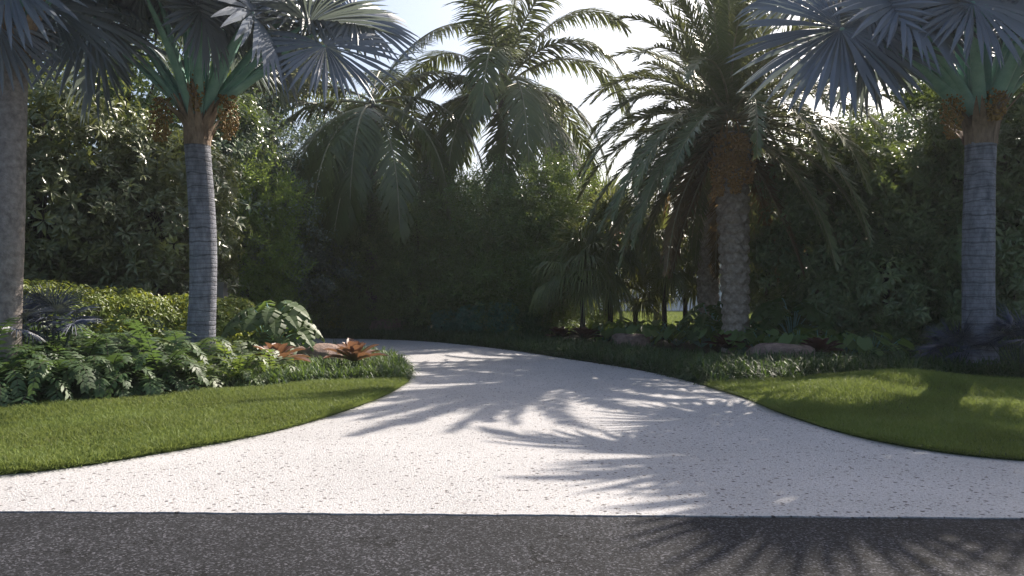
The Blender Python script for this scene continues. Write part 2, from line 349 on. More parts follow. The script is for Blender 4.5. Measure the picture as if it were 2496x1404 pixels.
def leaf_whorl(k, L, w, el=25, droop=.25, rng=None):
    """k folded leaves round +z; 5 verts and 4 triangles each"""
    V = []; F = []
    for i in range(k):
        a = 2*PI*i/k + rng.uniform(-.3, .3); e = R_(el + rng.uniform(-25, 25)); l = L*rng.uniform(.75, 1.1)
        d = np.array([math.cos(a)*math.cos(e), math.sin(a)*math.cos(e), math.sin(e)]); s = np.array([-math.sin(a), math.cos(a), 0.]); u = np.cross(d, s)
        o = d*.02; m = o + d*l*.5 + u*0.0; tip = o + d*l - np.array([0, 0, 1])*droop*l*.7
        f = .18*w
        b = len(V); V += [o, m + s*w/2 + u*f, m, m - s*w/2 + u*f, tip]
        F += [[b, b+1, b+2], [b, b+2, b+3], [b+1, b+4, b+2], [b+2, b+4, b+3]]
    return np.array(V), np.array(F)
def spray(k, L, lw, ll, rng):
    """fine feathery twig along +z with k small diamond leaves"""
    V = []; F = []
    for i in range(k):
        t = (i+.5)/k; c = np.array([.10*math.sin(t*5)*L, .10*math.cos(t*4)*L, t*L]); a = i*2.4 + rng.uniform(-.5, .5)
        e = R_(rng.uniform(5, 60)); d = np.array([math.cos(a)*math.cos(e), math.sin(a)*math.cos(e), math.sin(e)])
        s = nrm(np.cross(d, rng.normal(size=3))); c = c + d*.04*L; l = ll*rng.uniform(.7, 1.2); b = len(V)
        V += [c, c + d*l*.5 + s*lw/2, c + d*l, c + d*l*.5 - s*lw/2]; F.append([b, b+1, b+2, b+3])
    return np.array(V), np.array(F)

def blob_points(blobs, N, rng, shell=.22, lump=.16, zmin=.1):
    """points and outward axes in the outer layer of a union of ellipsoids"""
    B = np.array(blobs, float); vol = (B[:, 3]*B[:, 4] + B[:, 4]*B[:, 5] + B[:, 3]*B[:, 5]); pr = vol/vol.sum()
    P = []; A = []; got = 0
    ph = rng.uniform(0, 6.28, (len(B), 6))
    while got < N:
        i = rng.choice(len(B), N, p=pr); d = nrm(rng.normal(size=(N, 3)))
        q = ph[i]
        l = 1 + lump*(np.sin(5*d[:, 0]+q[:, 0])*np.sin(4*d[:, 1]+q[:, 1]) + np.sin(6*d[:, 2]+q[:, 2])*np.sin(5*d[:, 0]+q[:, 3]) + .7*np.sin(11*d[:, 1]+q[:, 4])*np.sin(10*d[:, 2]+q[:, 5]))
        r = l*(1-np.abs(rng.normal(0, shell, N)))
        p = B[i, :3] + d*B[i, 3:6]*r[:, None]
        ok = (p[:, 2] > zmin) & (r > .2)
        for j in range(len(B)):                            # drop points deep inside another blob
            e = np.linalg.norm((p - B[j, :3])/B[j, 3:6], axis=1); ok &= ~((e < .55) & (i != j))
        P.append(p[ok]); A.append(nrm(d[ok]/B[i[ok], 3:6])); got += ok.sum()
    P = np.concatenate(P)[:N]; A = np.concatenate(A)[:N]
    return P, A

def limbs(mb, base, top, blobs, r0, rng, lean=(0, 0)):
    base = np.asarray(base, float); top = np.asarray(top, float); t = np.linspace(0, 1, 9)[:, None]
    P = base*(1-t) + top*t + np.concatenate([np.sin(t*3)*rng.normal(0, .08), np.sin(t*4)*rng.normal(0, .08), t*0], 1)
    tube(mb, P, np.linspace(r0, r0*.35, 9), 9)
    for b in blobs:
        c = np.array(b[:3]); k = rng.integers(2, 7); s = P[k]
        if np.linalg.norm(c-s) < .3: continue
        tt = np.linspace(0, 1, 6)[:, None]; Q = s*(1-tt) + c*tt + np.array([0, 0, .25])*np.sin(tt*PI)
        tube(mb, Q, np.linspace(r0*.42, r0*.08, 6), 6)

# ------------------------------------------------------------------ setting
def poly_obj(name, pts, z, mat, label, thick=0, kind='structure'):
    me = bpy.data.meshes.new(name); n = len(pts)
    V = [(x, y, z) for x, y in pts]; F = [list(range(n))]
    if thick:
        V += [(x, y, z-thick) for x, y in pts]; F += [[i, i+n, (i+1) % n + n, (i+1) % n] for i in range(n)]
    me.from_pydata(V, [], F); me.materials.append(M[mat])
    if me.polygons[0].normal.z < 0: me.flip_normals()
    o = bpy.data.objects.new(name, me); COL.objects.link(o); tag(o, label, kind=kind); return o
def smooth_line(pts, k=8):
    P = np.array(pts, float); out = []
    Q = np.concatenate([[2*P[0]-P[1]], P, [2*P[-1]-P[-2]]])
    for i in range(1, len(Q)-2):
        for j in range(k):
            t = j/k; a, b, c, d = Q[i-1], Q[i], Q[i+1], Q[i+2]
            out.append(.5*((2*b)+(-a+c)*t+(2*a-5*b+4*c-d)*t*t+(-a+3*b-3*c+d)*t**3))
    out.append(P[-1]); return [tuple(p) for p in out]

ground = poly_obj('ground', [(-600, -600), (600, -600), (600, 900), (-600, 900)], 0, 'soil', 'dark mulched planting ground under the palms and shrubs')
road = poly_obj('road', [(-80, -14), (80, -14), (80, 5.30), (3.5, 5.36), (-3.6, 5.52), (-80, 5.9)], .012, 'asphalt', 'dark cracked asphalt road across the foreground')
left_edge = smooth_line([(-16, 5.75), (-11, 5.85), (-8.5, 5.98), (-6.3, 6.2), (-4.31, 6.57), (-3.33, 7.45), (-2.52, 8.74), (-1.97, 10.74), (-1.77, 12.5), (-1.80, 14.0), (-2.15, 16.2), (-3.2, 18.2), (-5.5, 19.6), (-9, 20.4), (-16, 20.8)])
right_edge = smooth_line([(16, 5.85), (11, 6.0), (8.2, 6.25), (6.2, 6.6), (4.67, 7.1), (4.0, 7.6), (3.58, 8.5), (3.38, 9.87), (3.3, 11.3), (2.88, 13.6), (2.28, 15.35), (1.37, 17.1), (-.5, 20.5), (-3.05, 23.4), (-6.7, 24.6), (-11, 25.2), (-16, 25.4)])
drive_poly = left_edge + right_edge[::-1] + [(16, 5.26)] + [(x, 5.355-(x-3.5)*.0225 + .005*math.sin(x*7.3)+.004*math.sin(x*23+1)+.003*math.sin(x*61)) for x in np.arange(9.0, -9.0, -.06).tolist()] + [(-16, 5.57)]
drive = poly_obj('driveway', drive_poly, .022, 'concrete', 'pale exposed aggregate driveway curving in from the road', thick=.02)

from functools import reduce
def in_poly(P, poly):
    x, y = P[:, 0], P[:, 1]; A = np.array(poly); B = np.roll(A, -1, 0); c = np.zeros(len(P), bool)
    for (x1, y1), (x2, y2) in zip(A, B):
        if y1 == y2: continue
        c ^= ((y1 > y) != (y2 > y)) & (x < (x2-x1)*(y-y1)/(y2-y1)+x1)
    return c
def seg_dist(P, line):
    A = np.array(line, float); best = np.full(len(P), 1e9)
    for a, b in zip(A[:-1], A[1:]):
        ab = b-a; t = np.clip(((P-a)@ab)/(ab@ab), 0, 1); best = np.minimum(best, np.linalg.norm(P-(a+t[:, None]*ab), axis=1))
    return best

L_edge = [p for p in left_edge if p[1] <= 13.2]
lawnL = L_edge + smooth_line([(-1.80, 13.2), (-3, 12.75), (-4.3, 11.9), (-5.6, 10.75), (-6.6, 9.95), (-8.5, 9.0), (-12, 8.2), (-16, 8.0)])
R_edge = [p for p in right_edge if p[1] <= 12.6]
lawnR = R_edge + smooth_line([(3.17, 12.6), (4.4, 12.9), (5.9, 13.0), (7.4, 13.2), (8.6, 12.9), (11, 12.6), (16, 12.2)])
def hL(x, y): return .045 + 0*x
def hR(x, y):
    return .045 + 0.2*np.exp(-((x-6.0)/1.5)**2-((y-12.1)/1.0)**2) + .05*np.exp(-((x-8.2)/1.2)**2-((y-11.4)/1.2)**2) + .10*np.exp(-((x-4.9)/.7)**2-((y-10.8)/.9)**2)
def lawn(name, poly, hf, label, dens, win, glabel, edge, seed):
    rng = np.random.default_rng(seed); A = np.array(poly)
    gx, gy = np.meshgrid(np.arange(A[:, 0].min(), A[:, 0].max(), .22), np.arange(A[:, 1].min(), A[:, 1].max(), .22))
    G = np.stack([gx.ravel(), gy.ravel()], 1); G = G[in_poly(G, poly)]
    G = G[seg_dist(G, poly+[poly[0]]) > .1]
    n = len(poly); vin = [Vector((float(p[0]), float(p[1]))) for p in poly] + [Vector((float(p[0]), float(p[1]))) for p in G]
    r = geometry.delaunay_2d_cdt(vin, [(i, (i+1) % n) for i in range(n)], [], 1, 1e-5)
    V = np.array([(v.x, v.y) for v in r[0]]); Zs = hf(V[:, 0], V[:, 1]); fade = np.clip(seg_dist(V, edge)/.5, 0, 1)
    def hh(P): return .04 + (hf(P[:, 0], P[:, 1])-.04)*np.clip(seg_dist(P, edge)/.5, 0, 1)
    V3 = [(x, y, z) for (x, y), z in zip(V, hh(V))]
    F = [list(f) for f in r[2]]
    m0 = len(V3); bnd = [(x, y, -.01) for x, y in poly]; V3 += bnd
    F += [[i, m0+i, m0+(i+1) % n, (i+1) % n] for i in range(n)]
    me = bpy.data.meshes.new(name); me.from_pydata(V3, [], F); me.materials.append(M['turf']); me.validate()
    o = bpy.data.objects.new(name, me); COL.objects.link(o); tag(o, label, kind='structure')
    # blades
    x0, x1, y0, y1 = A[:, 0].min(), A[:, 0].max(), A[:, 1].min(), A[:, 1].max()
    N = int(dens*(x1-x0)*(y1-y0)); P = np.stack([rng.uniform(x0, x1, N), rng.uniform(y0, y1, N)], 1)
    near = (np.abs(P[:, 0])/np.maximum(P[:, 1], 1) < .72) | (rng.random(N) < .25)
    P = P[near]; P = P[in_poly(P, poly)]
    E = np.array(edge); sg_ = np.linalg.norm(E[1:]-E[:-1], axis=1); ne = int(sg_.sum()*420); k_ = rng.choice(len(sg_), ne, p=sg_/sg_.sum()); t_ = rng.random((ne, 1))
    cen = A.mean(0); tg = nrm(E[1:]-E[:-1])[k_]; no = np.stack([tg[:, 1], -tg[:, 0]], 1); mid_ = E[k_]*(1-t_)+E[k_+1]*t_
    no = np.where(in_poly(mid_+no*.05, poly)[:, None], -no, no); PE = mid_ - no*rng.uniform(.0, .04, (ne, 1)); nP = len(P); P = np.concatenate([P, PE])
    N = len(P); zz = hh(P)
    tall = rng.uniform(.04, .10, N)*(1+.35*np.sin(P[:, 0]*2.1+1)*np.sin(P[:, 1]*2.7)); a = rng.uniform(0, 2*PI, N); ln = rng.uniform(.1, .8, N)
    wdt = rng.uniform(.006, .013, N)*.5; b = rng.uniform(0, 2*PI, N)
    p0 = np.stack([P[:, 0], P[:, 1], zz-.005], 1); dv = np.stack([np.cos(a)*ln, np.sin(a)*ln, np.ones(N)], 1); dv[nP:, :2] += no*rng.uniform(.5, 1.5, (ne, 1)); dv[nP:, 2] -= rng.uniform(.1, .9, ne); s = np.stack([np.cos(b), np.sin(b), 0*b], 1)*wdt[:, None]
    mid = p0 + dv*np.array([.6, .6, 1])*(tall*.6)[:, None]; tip = p0 + dv*np.array([1.25, 1.25, .95])*tall[:, None]
    Vb = np.stack([p0-s, p0+s, mid-s*.8, mid+s*.8, tip], 1); mb = MB()
    patch = .5+.5*np.sin(P[:, 0]*1.7+.6)*np.sin(P[:, 1]*2.3); rr = np.clip(rng.random(N)*.75+.2*patch, 0, 1)
    i5 = np.arange(N)[:, None]*5
    mb.add(Vb.reshape(-1, 3), (i5+np.array([0, 1, 3, 2])), rr)
    mb.f.append(i5+np.array([2, 3, 4])); mb.r.append(rr); mb.m.append(np.zeros(N, int))
    g = mb.build('lawn_grass', 'grass'); tag(g, glabel, kind='stuff')
    return hh
lawn('left_lawn', lawnL, hL, 'sunlit lawn left of the driveway', 4200, None, 'short mown grass on the sunlit lawn left of the driveway', L_edge, 11)
HR = lawn('right_lawn', lawnR, hR, 'gently mounded shaded lawn right of the driveway', 3400, None, 'short mown grass on the shaded mounded lawn right of the driveway', R_edge, 12)
poly_obj('far_lawn', [(2, 33), (24, 33), (24, 52.5), (2, 52.5)], .004, 'turf', 'sunlit lawn in front of the white house')
poly_obj('terrace', [(2, 52.6), (24, 52.6), (24, 55), (2, 55)], .03, 'concrete', 'pale terrace strip along the white house')
def far_grass():
    rng = np.random.default_rng(5); N = 26000; P = np.stack([rng.uniform(4, 16, N), rng.uniform(33, 52.3, N), np.zeros(N)], 1)
    a = rng.uniform(0, 6.28, N); s = np.stack([np.cos(a), np.sin(a), 0*a], 1)*.03; d = np.stack([rng.normal(0, .04, N), rng.normal(0, .04, N), rng.uniform(.06, .12, N)], 1)
    mb = MB(); mb.add(np.stack([P-s, P+s, P+d], 1).reshape(-1, 3), np.arange(N*3).reshape(-1, 3), rng.random(N)); tag(mb.build('far_grass', 'grass'), 'bright grass of the far lawn seen through the fan palms', kind='stuff')
far_grass()

# ------------------------------------------------------------------ background house and post
def box(mb, x0, x1, y0, y1, z0, z1, mat=0):
    V = [(x, y, z) for z in (z0, z1) for x, y in ((x0, y0), (x1, y0), (x1, y1), (x0, y1))]
    mb.add(V, [[3, 2, 1, 0], [4, 5, 6, 7], [0, 1, 5, 4], [1, 2, 6, 5], [2, 3, 7, 6], [3, 0, 4, 7]], .5, mat)
h = thing('house', 'white stucco house with a red tiled roof beyond the far lawn', 'house', (13, 55, 0))
mb = MB(); box(mb, -10, 10, .0, 9, 0, 3.9); mb.build('wall', 'stucco', h)
mb = MB(); e = .8
for k in range(1):
    V = [(-10-e, -e, 3.9), (10+e, -e, 3.9), (10+e, 9+e, 3.9), (-10-e, 9+e, 3.9), (-5.5, 4.5, 6.3), (5.5, 4.5, 6.3)]
    mb.add(V, [[0, 1, 5, 4], [2, 3, 4, 5]]); mb.add(V, [[1, 2, 5], [3, 0, 4]]); mb.add(V, [[3, 2, 1, 0]])
rf = mb.build('roof', 'rooftile', h)
mb = MB()
for i in range(58): x = -10.6+i*.37; tube(mb, [(x, -e-.03, 3.98), (x + (.0 if abs(x) < 5.5 else -math.copysign(abs(x)-5.5, x)*.75), 4.3, 6.25)], .09, 5)
mb.build('roof_ridges', 'rooftile', rf)
for x in (-8.2, -5.4, -2.4, 2.6, 6.2):
    w_ = .8
    mb = MB(); box(mb, x-w_, x+w_, -.02, -.004, .5, 2.5); g = mb.build('window', 'glass', h)
    mb = MB()
    for xx in (x-w_-.08, x-.04, x+w_): box(mb, xx, xx+.08, -.07, -.022, .42, 2.58)
    box(mb, x-w_, x-.042, -.068, -.022, 2.5, 2.58); box(mb, x+.042, x+w_-.002, -.068, -.022, 2.5, 2.58); box(mb, x-w_, x-.042, -.068, -.022, .42, .5); box(mb, x+.042, x+w_-.002, -.068, -.022, .42, .5)
    mb.build('frame', 'wood', g)
gp = thing('stone_pillar', 'squat grey stone pillar behind the nearer left fan palm and lime hedge', 'pillar', (-7.0, 18.6, 0))
mb = MB(); box(mb, -.16, .16, -.16, .16, 0, 1.66); mb.build('shaft', 'post', gp)
mb = MB(); box(mb, -.19, .19, -.19, .19, 1.66, 1.74); mb.build('cap', 'post', gp)

# ------------------------------------------------------------------ palms
def px(x, y, Y): return np.array([(x-1248)/1900*Y, Y, 1.6+(702-y)/1900*Y])
def ringed_trunk(mb, base, top, r0, r1, flare=.12, n=90, ns=26, ring=.14, amp=.004, seed=0):
    rng = np.random.default_rng(seed); base = np.array(base, float); top = np.array(top, float); t = np.linspace(0, 1, n); Hh = np.linalg.norm(top-base)
    C = base[None]*(1-t[:, None])+top[None]*t[:, None] + np.array([.04, .03, 0])*np.sin(t*PI)[:, None]*rng.normal(0, 1)
    z = t*Hh; r = r0+(r1-r0)*t + flare*np.exp(-z/.35) + amp*np.abs(np.sin(z*PI/ring+.8*np.sin(z*1.7)))**.4 - amp
    r = r*(1+.012*np.sin(z*3.1))
    a = np.arange(ns)*2*PI/ns; rr = r[:, None]*(1+.012*np.sin(3*a+z[:, None]*.8)+rng.normal(0, .004, (n, ns)))
    V = C[:, None] + np.stack([rr*np.cos(a), rr*np.sin(a), 0*rr], -1)
    i = np.arange(n-1)[:, None]*ns; j = np.arange(ns)[None]; k = (j+1) % ns
    mb.add(V.reshape(-1, 3), np.stack([i+j, i+k, i+ns+k, i+ns+j], -1).reshape(-1, 4))
    return C
ICO = None
def ico():
    global ICO
    if ICO is None:
        import bmesh
        b = bmesh.new(); bmesh.ops.create_icosphere(b, subdivisions=1, radius=1); b.verts.ensure_lookup_table()
        ICO = np.array([v.co for v in b.verts]), np.array([[v.index for v in f.verts] for f in b.faces]); b.free()
    return ICO
def fruit(parent, c, w, hgt, n, r, mat, seed, name='fruit_cluster', stalk=None):
    rng = np.random.default_rng(seed); V, F = ico(); mb = MB(); c = np.array(c, float)
    t = rng.random(n)**.8; rad = w*(.35+.65*np.sin(t*PI*.85+.3))*np.sqrt(rng.random(n)); a = rng.uniform(0, 6.28, n)
    P = c + np.stack([rad*np.cos(a), rad*np.sin(a), -t*hgt], 1)
    scatter(mb, P, nrm(rng.normal(size=(n, 3))), V*np.array([1, 1, 1.25]), F, rng.uniform(.75, 1.15, n)*r, rng)
    if stalk is not None:
        for k in range(6):
            e = c + np.array([rng.normal(0, w*.4), rng.normal(0, w*.4), -hgt*rng.uniform(.4, .95)]); s = np.array(stalk, float); tt = np.linspace(0, 1, 6)[:, None]
            tube(mb, s*(1-tt)**2 + (c+Z3*.1)*2*tt*(1-tt) + e*tt**2, .009, 4)
    return mb.build(name, mat, parent, True)

def fan_palm(name, label, base, crown_z, r0, r1, hubs, nrand, seed, trunk_mat='btrunk', leaf='bismarck', Rr=(1.4, 1.7), reach=(1.7, 2.2), group=None, top_xy=(0, 0), fruits=(), pet='petiole', nseg=46, elmin=15, grav=.16, droop=.3, pw=.21, sheath=True, flare=.12, ring=.14, span=305, join=.6, tipw=1.0):
    rng = np.random.default_rng(seed); th = thing(name, label, 'palm tree', (base[0], base[1], 0), group)
    tz = crown_z-.75 if sheath else crown_z-.1; O = np.array([base[0], base[1], 0.])
    top = np.array([top_xy[0], top_xy[1], tz])
    mb = MB(); ringed_trunk(mb, (0, 0, -.05), top, r0, r1, flare=flare, seed=seed, ring=ring); mb.build('trunk', trunk_mat, th, True)
    if sheath:
        mb = MB()                                          # dry split leaf bases
        tube(mb, [top+(0, 0, -.03), top+(0, 0, .35), top+(0, 0, .8), top+(0, 0, 1.05)], [r1*1.03, r1*1.05, r1*.8, r1*.4], 16)
        for i in range(24):
            a = i*2.4 + rng.uniform(-.2, .2); z0 = rng.uniform(-.05, .45); o = np.array([math.cos(a), math.sin(a), 0]); s = np.array([-math.sin(a), math.cos(a), 0])
            wl = rng.uniform(.10, .17); hl = rng.uniform(.35, .7); fl = rng.uniform(.2, .5) if i % 3 else rng.uniform(.03, .12)
            for sgn in (-1, 1):
                rows = []
                for t in np.linspace(0, 1, 6):
                    c = top + o*(r1*1.08 + fl*t**1.6) + Z3*(z0+hl*t) + s*sgn*(wl*.25*t)
                    rows += [c - s*sgn*wl*.25*(1-t), c + s*sgn*(wl*.75*(1-t**2.2)+.01) - o*.03]
                V = np.array(rows); f = np.array([[2*k, 2*k+1, 2*k+3, 2*k+2] for k in range(5)]); mb.add(V, f, rng.random())
        mb.build('leaf_sheath', 'sheath', th)
    cc = np.array([top_xy[0], top_xy[1], crown_z]); H = []
    for (hub, a, n, R) in hubs: H.append((np.array(hub)-O, a, n, R*1.12, True))
    for i in range(nrand):
        az = i*2.39996 + rng.uniform(-.25, .25); el = R_(elmin + (85-elmin)*((i+.5)/nrand)**.9); rc = rng.uniform(*reach)
        d = np.array([math.cos(el)*math.cos(az), math.cos(el)*math.sin(az), math.sin(el)]); hub = cc + d*rc
        ax = nrm(d + np.array([0, 0, -.45*math.cos(el)]) + rng.normal(0, .12, 3)); s = np.array([-math.sin(az), math.cos(az), 0]); n = np.cross(ax, s)
        if n[2] < 0: n = -n
        H.append((hub, ax, n + rng.normal(0, .18, 3), rng.uniform(*Rr), False))
    for hub, a, n, R, ex in H:
        mb = MB(); fan(mb, hub, a, n, R, nseg=nseg, rng=rng, grav=grav, droop=droop, span=span, join=join, tipw=tipw)
        fr = mb.build('frond', leaf, th)
        d = np.array([hub[0]-cc[0], hub[1]-cc[1], 0]); dl = np.linalg.norm(d); o = d/max(dl, .01)
        mb = MB(); p0 = cc + o*r1*.75 + np.array([0, 0, -.25]) if sheath else cc + o*.03
        P1 = np.array(hub); k = 9; t = np.linspace(0, 1, k)[:, None]; ctl = p0*.45 + P1*.55 + np.array([0, 0, .22*np.linalg.norm(P1-p0)*min(1, dl)])*.6
        P = p0*(1-t)**2 + 2*ctl*t*(1-t) + P1*t**2
        tube(mb, P, np.linspace(pw*.55, pw*.17, k), 8, flat=.55); mb.build('petiole', pet, fr, True)
    for i, (off, w_, h_, n_) in enumerate(fruits):
        fruit(th, cc + np.array(off), w_, h_, n_, .022, 'fruit', seed*7+i, stalk=cc+np.array([off[0]*.3, off[1]*.3, .1]))
    return th

Y0 = 13.8
b1 = px(481, 702, Y0)
hubsA = [
    (px(228, 42, 13.2), (-.9, -.25, -.45), (.15, -.9, .45), 1.42),
    (px(615, 30, 13.0), (-.2, -.5, .3), (.1, -.75, .65), 1.75),
    (px(792, 112, 13.4), (.8, -.35, -.75), (.35, -.75, .55), 1.25),
    (px(488, 20, 12.6), (.1, -.3, -1), (.95, -.2, .15), 1.0),
    (px(255, 120, 14.8), (-.6, .1, -.85), (-.2, -.75, .5), 1.35),
    (px(735, 5, 14.2), (.9, .2, -.3), (.3, -.5, .8), 1.35),
    (px(120, 20, 14.4), (-1, .1, -.3), (-.2, -.6, .75), 1.35),
    (px(560, 95, 15.2), (.3, .8, -.5), (-.1, -.6, .75), 1.2),
    (px(860, 40, 14.4), (1, .3, -.3), (.3, -.6, .75), 1.25),
]
fan_palm('bismarck_palm', 'silver-blue fan palm with green leaf stalks rising from the sunlit left bed', b1, 4.9, .24, .22, hubsA, 17, 3, elmin=32, reach=(1.9, 2.5), Rr=(1.5, 1.8),
         fruits=[((-.55, -.25, .0), .22, .75, 260), ((.62, -.2, .1), .2, .8, 240), ((.14, -.36, .45), .12, .7, 170)])
b2 = px(2390, 702, 14.0)
hubsB = [
    (px(2050, 70, 13.2), (-.55, -.35, -.75), (-.25, -.8, .55), 1.75),
    (px(2190, 10, 12.8), (-.75, -.3, .1), (-.1, -.8, .6), 1.6),
    (px(2120, 25, 13.0), (.05, -.4, -1), (-.9, -.3, .2), 1.2),
    (px(2370, 5, 12.6), (.2, -.5, -.8), (.1, -.85, .5), 1.3),
    (px(2120, 110, 15.0), (-.3, .5, -.7), (-.2, -.7, .6), 1.35),
    (px(2560, 60, 13.4), (.8, -.3, -.5), (.3, -.7, .6), 1.4),
    (px(2480, -20, 14.8), (.4, .5, -.4), (0, -.7, .7), 1.4),
    (px(1990, -40, 14.6), (-.9, .2, -.3), (-.2, -.6, .75), 1.4),
]
fan_palm('bismarck_palm', 'silver-blue fan palm with thick blue-green stalks in the shade at the right edge', b2, 4.95, .27, .25, hubsB, 18, 8, elmin=30, pw=.25, reach=(2.0, 2.8), Rr=(1.6, 1.95),
         fruits=[((-.62, -.2, .2), .2, .9, 260), ((.0, -.42, .12), .2, .55, 260)])
# the tall mottled palm cut by the left edge of the frame
hubsC = [(px(-20, 40, 10.6), (.2, -.4, -1), (.7, -.5, .4), 1.0), (px(120, 15, 11.6), (.9, .1, -.7), (.3, -.6, .7), 1.1),
         (px(20, -60, 10.2), (.1, -.5, -.9), (0, -.8, .5), 1.2)]
fan_palm('bismarck_palm', 'mottled grey-brown palm trunk cut off by the left edge of the photo', px(8, 702, 11), 5.6, .185, .20, hubsC, 13, 21, trunk_mat='gtrunk', elmin=20, top_xy=(.12, 0), ring=.2)
# pale back-lit fan palm far behind on the left
hubsD = [(px(660, 170, 26), (.1, -.2, -1), (.1, -.9, .2), 1.5), (px(600, 140, 26.5), (-.6, -.1, -.8), (-.2, -.9, .4), 1.4), (px(735, 140, 26.8), (.6, .1, -.7), (.2, -.9, .4), 1.4)]
fan_palm('pale_fan_palm', 'pale back-lit fan palm behind the nearer left fan palm', px(655, 702, 27), 7.7, .2, .18, hubsD, 8, 31, leaf='palefan', trunk_mat='ctrunk', Rr=(1.2, 1.5), reach=(1.2, 1.6), elmin=5)

def pinnate_palm(name, label, base, top, r0, r1, fronds, seed, leaf, tmat, nl, Ll, lw, va, gd, a0, a1, trunk=None, ls=1.0, group=None, rr=.03, old=None, t0=.14):
    rng = np.random.default_rng(seed); th = thing(name, label, 'palm tree', tuple(base), group); top = np.array(top)-np.array(base)
    if trunk: trunk(th)
    else:
        mb = MB(); ringed_trunk(mb, (0, 0, -.05), top, r0, r1, flare=.15, seed=seed, ring=.11); mb.build('trunk', tmat, th, True)
    for i, (az, el, L, dr) in enumerate(fronds):
        mb = MB(); rb = MB(); o = np.array([math.cos(R_(az)), math.sin(R_(az)), 0])
        p0 = top + o*r1*.6*math.cos(R_(el)) + np.array([0, 0, .35*math.sin(R_(max(el, -20)))])
        feather(mb, rb, p0, R_(az), R_(el), L*ls, dr, nl, Ll, lw, va, gd, a0, a1, rng, rr, t0=t0, swirl=rng.normal(0, .25))
        fr = mb.build('frond', old if (old and el < -38) else leaf, th); rb.build('rachis', 'rachis', fr, True)
    return th

# coconut palms: azimuth 0 = right, 90 = away, 180 = left, 270 = toward the camera
cocoF = [(20, 84, 5.2, .5), (175, 78, 4.6, .9), (320, 72, 4.6, 1.0), (160, 50, 4.6, 1.25), (12, 44, 4.8, 1.5), (205, 22, 4.4, 1.5), (350, 8, 4.4, 1.5),
         (185, 2, 4.2, 1.2), (300, 5, 4.6, 2.2), (235, 0, 4.4, 2.2), (60, 30, 4.6, 1.4), (120, 30, 4.6, 1.4), (265, 45, 4.2, 2.0), (30, 12, 4.6, 1.6),
         (325, -28, 4.2, 1.2), (215, -30, 4.2, 1.2), (150, 8, 4.4, 1.6), (285, -40, 3.8, .8), (95, 62, 4.8, .9), (250, 66, 4.6, 1.0), (5, 62, 4.8, 1.0), (330, 50, 4.6, 1.5), (280, 20, 4.4, 2.0), (200, -12, 4.2, 1.4), (340, -12, 4.2, 1.5)]
cb = px(1222, 702, 28); cb[2] = 0; ct = px(1226, 228, 28)
cp = pinnate_palm('coconut_palm', 'tall coconut palm with a full crown against the sky in the middle', cb, ct, .2, .17, cocoF, 41, 'coco', 'ctrunk', 115, 1.38, .07, .12, .8, 68, 28, rr=.05, ls=1.28)
rng = np.random.default_rng(2); V_, F_ = ico()
for k in range(7):
    mb = MB(); a = k*.9+3.4; c = (ct-cb)+np.array([.34*math.cos(a), .34*math.sin(a), .1-.14*(k % 3)]); mb.add(V_*np.array([.13, .13, .16])+c, F_); mb.build('coconut', 'nut', cp, True)
for k in range(2):
    mb = MB(); c = (ct-cb)
    for j in range(5):
        t = np.linspace(0, 1, 6)[:, None]; e = c+np.array([.5+.1*k+rng.normal(0, .08), -.4, 1.5-.25*j-.3*k]); tube(mb, c*(1-t)+e*t+np.array([0, 0, .4])*np.sin(t*PI), .012, 4)
    mb.build('flower_stalk', 'rachis', cp)
cocoL = [(35, 58, 4.6, .7), (10, 40, 4.6, 1.5), (195, 8, 4.4, 1.5), (215, -15, 4.4, 1.5), (268, -8, 4.0, 2.6), (170, 30, 4.6, 1.5), (150, 55, 4.4, 1.1), (330, -5, 4.2, 1.8),
         (350, 15, 4.4, 1.6), (240, -20, 4.2, 1.4), (300, -25, 4.0, 1.4), (90, 50, 4.4, 1.2), (110, 20, 4.4, 1.5), (60, 20, 4.4, 1.5), (185, -32, 3.9, .8), (255, -48, 3.9, .5), (5, -28, 3.8, 1.0)]
cb2 = px(905, 702, 26.5); cb2[2] = 0; ct2 = px(905, 255, 26.5)
pinnate_palm('coconut_palm', 'shorter coconut palm with long drooping fronds over the dark hedge, left of the tall one', cb2, ct2, .2, .17, cocoL, 43, 'coco', 'ctrunk', 115, 1.38, .07, .12, .85, 68, 28, rr=.05, ls=1.33)

# date palms
def date_trunk(base_r, H_, top_r, neck, lean, seed):
    def f(th):
        rng = np.random.default_rng(seed); mb = MB(); n = 230; ns = 64; t = np.linspace(0, 1, n)[:, None]; a = (np.arange(ns)*2*PI/ns)[None]
        z = t*H_; r = base_r + (top_r-base_r)*np.clip(t*1.15, 0, 1) + .05*np.exp(-z/.4)
        nb = 7; u = a*nb/(2*PI); rows = z/.25
        row = np.floor(rows); fz = rows-row; uu = u + .5*(row % 2) + .25*np.sin(row*1.3); fu = np.abs((uu % 1)-.5)*2
        edge = fz + .75*fu*(.8+.2*np.sin(row*2.1+np.floor(uu)*3.7))
        k = np.clip(1-np.abs(edge-.62)/.5, 0, 1)
        r = r*(1 + .21*(k-.4) + .02*np.sin(7*a+row*3)) + np.where(t > .82, .07*np.sin(np.clip((t-.82)/.18, 0, 1)*PI), 0)
        r = r + rng.normal(0, .003, (n, ns))
        cx = lean[0]*t**1.3; cy = lean[1]*t
        V = np.stack([cx + r*np.cos(a), cy + r*np.sin(a), z+0*a-.05], -1)
        i = np.arange(n-1)[:, None]*ns; j = np.arange(ns)[None]; kk = (j+1) % ns
        mb.add(V.reshape(-1, 3), np.stack([i+j, i+kk, i+ns+kk, i+ns+j], -1).reshape(-1, 4)); mb.build('trunk', 'dtrunk', th, True)
    return f
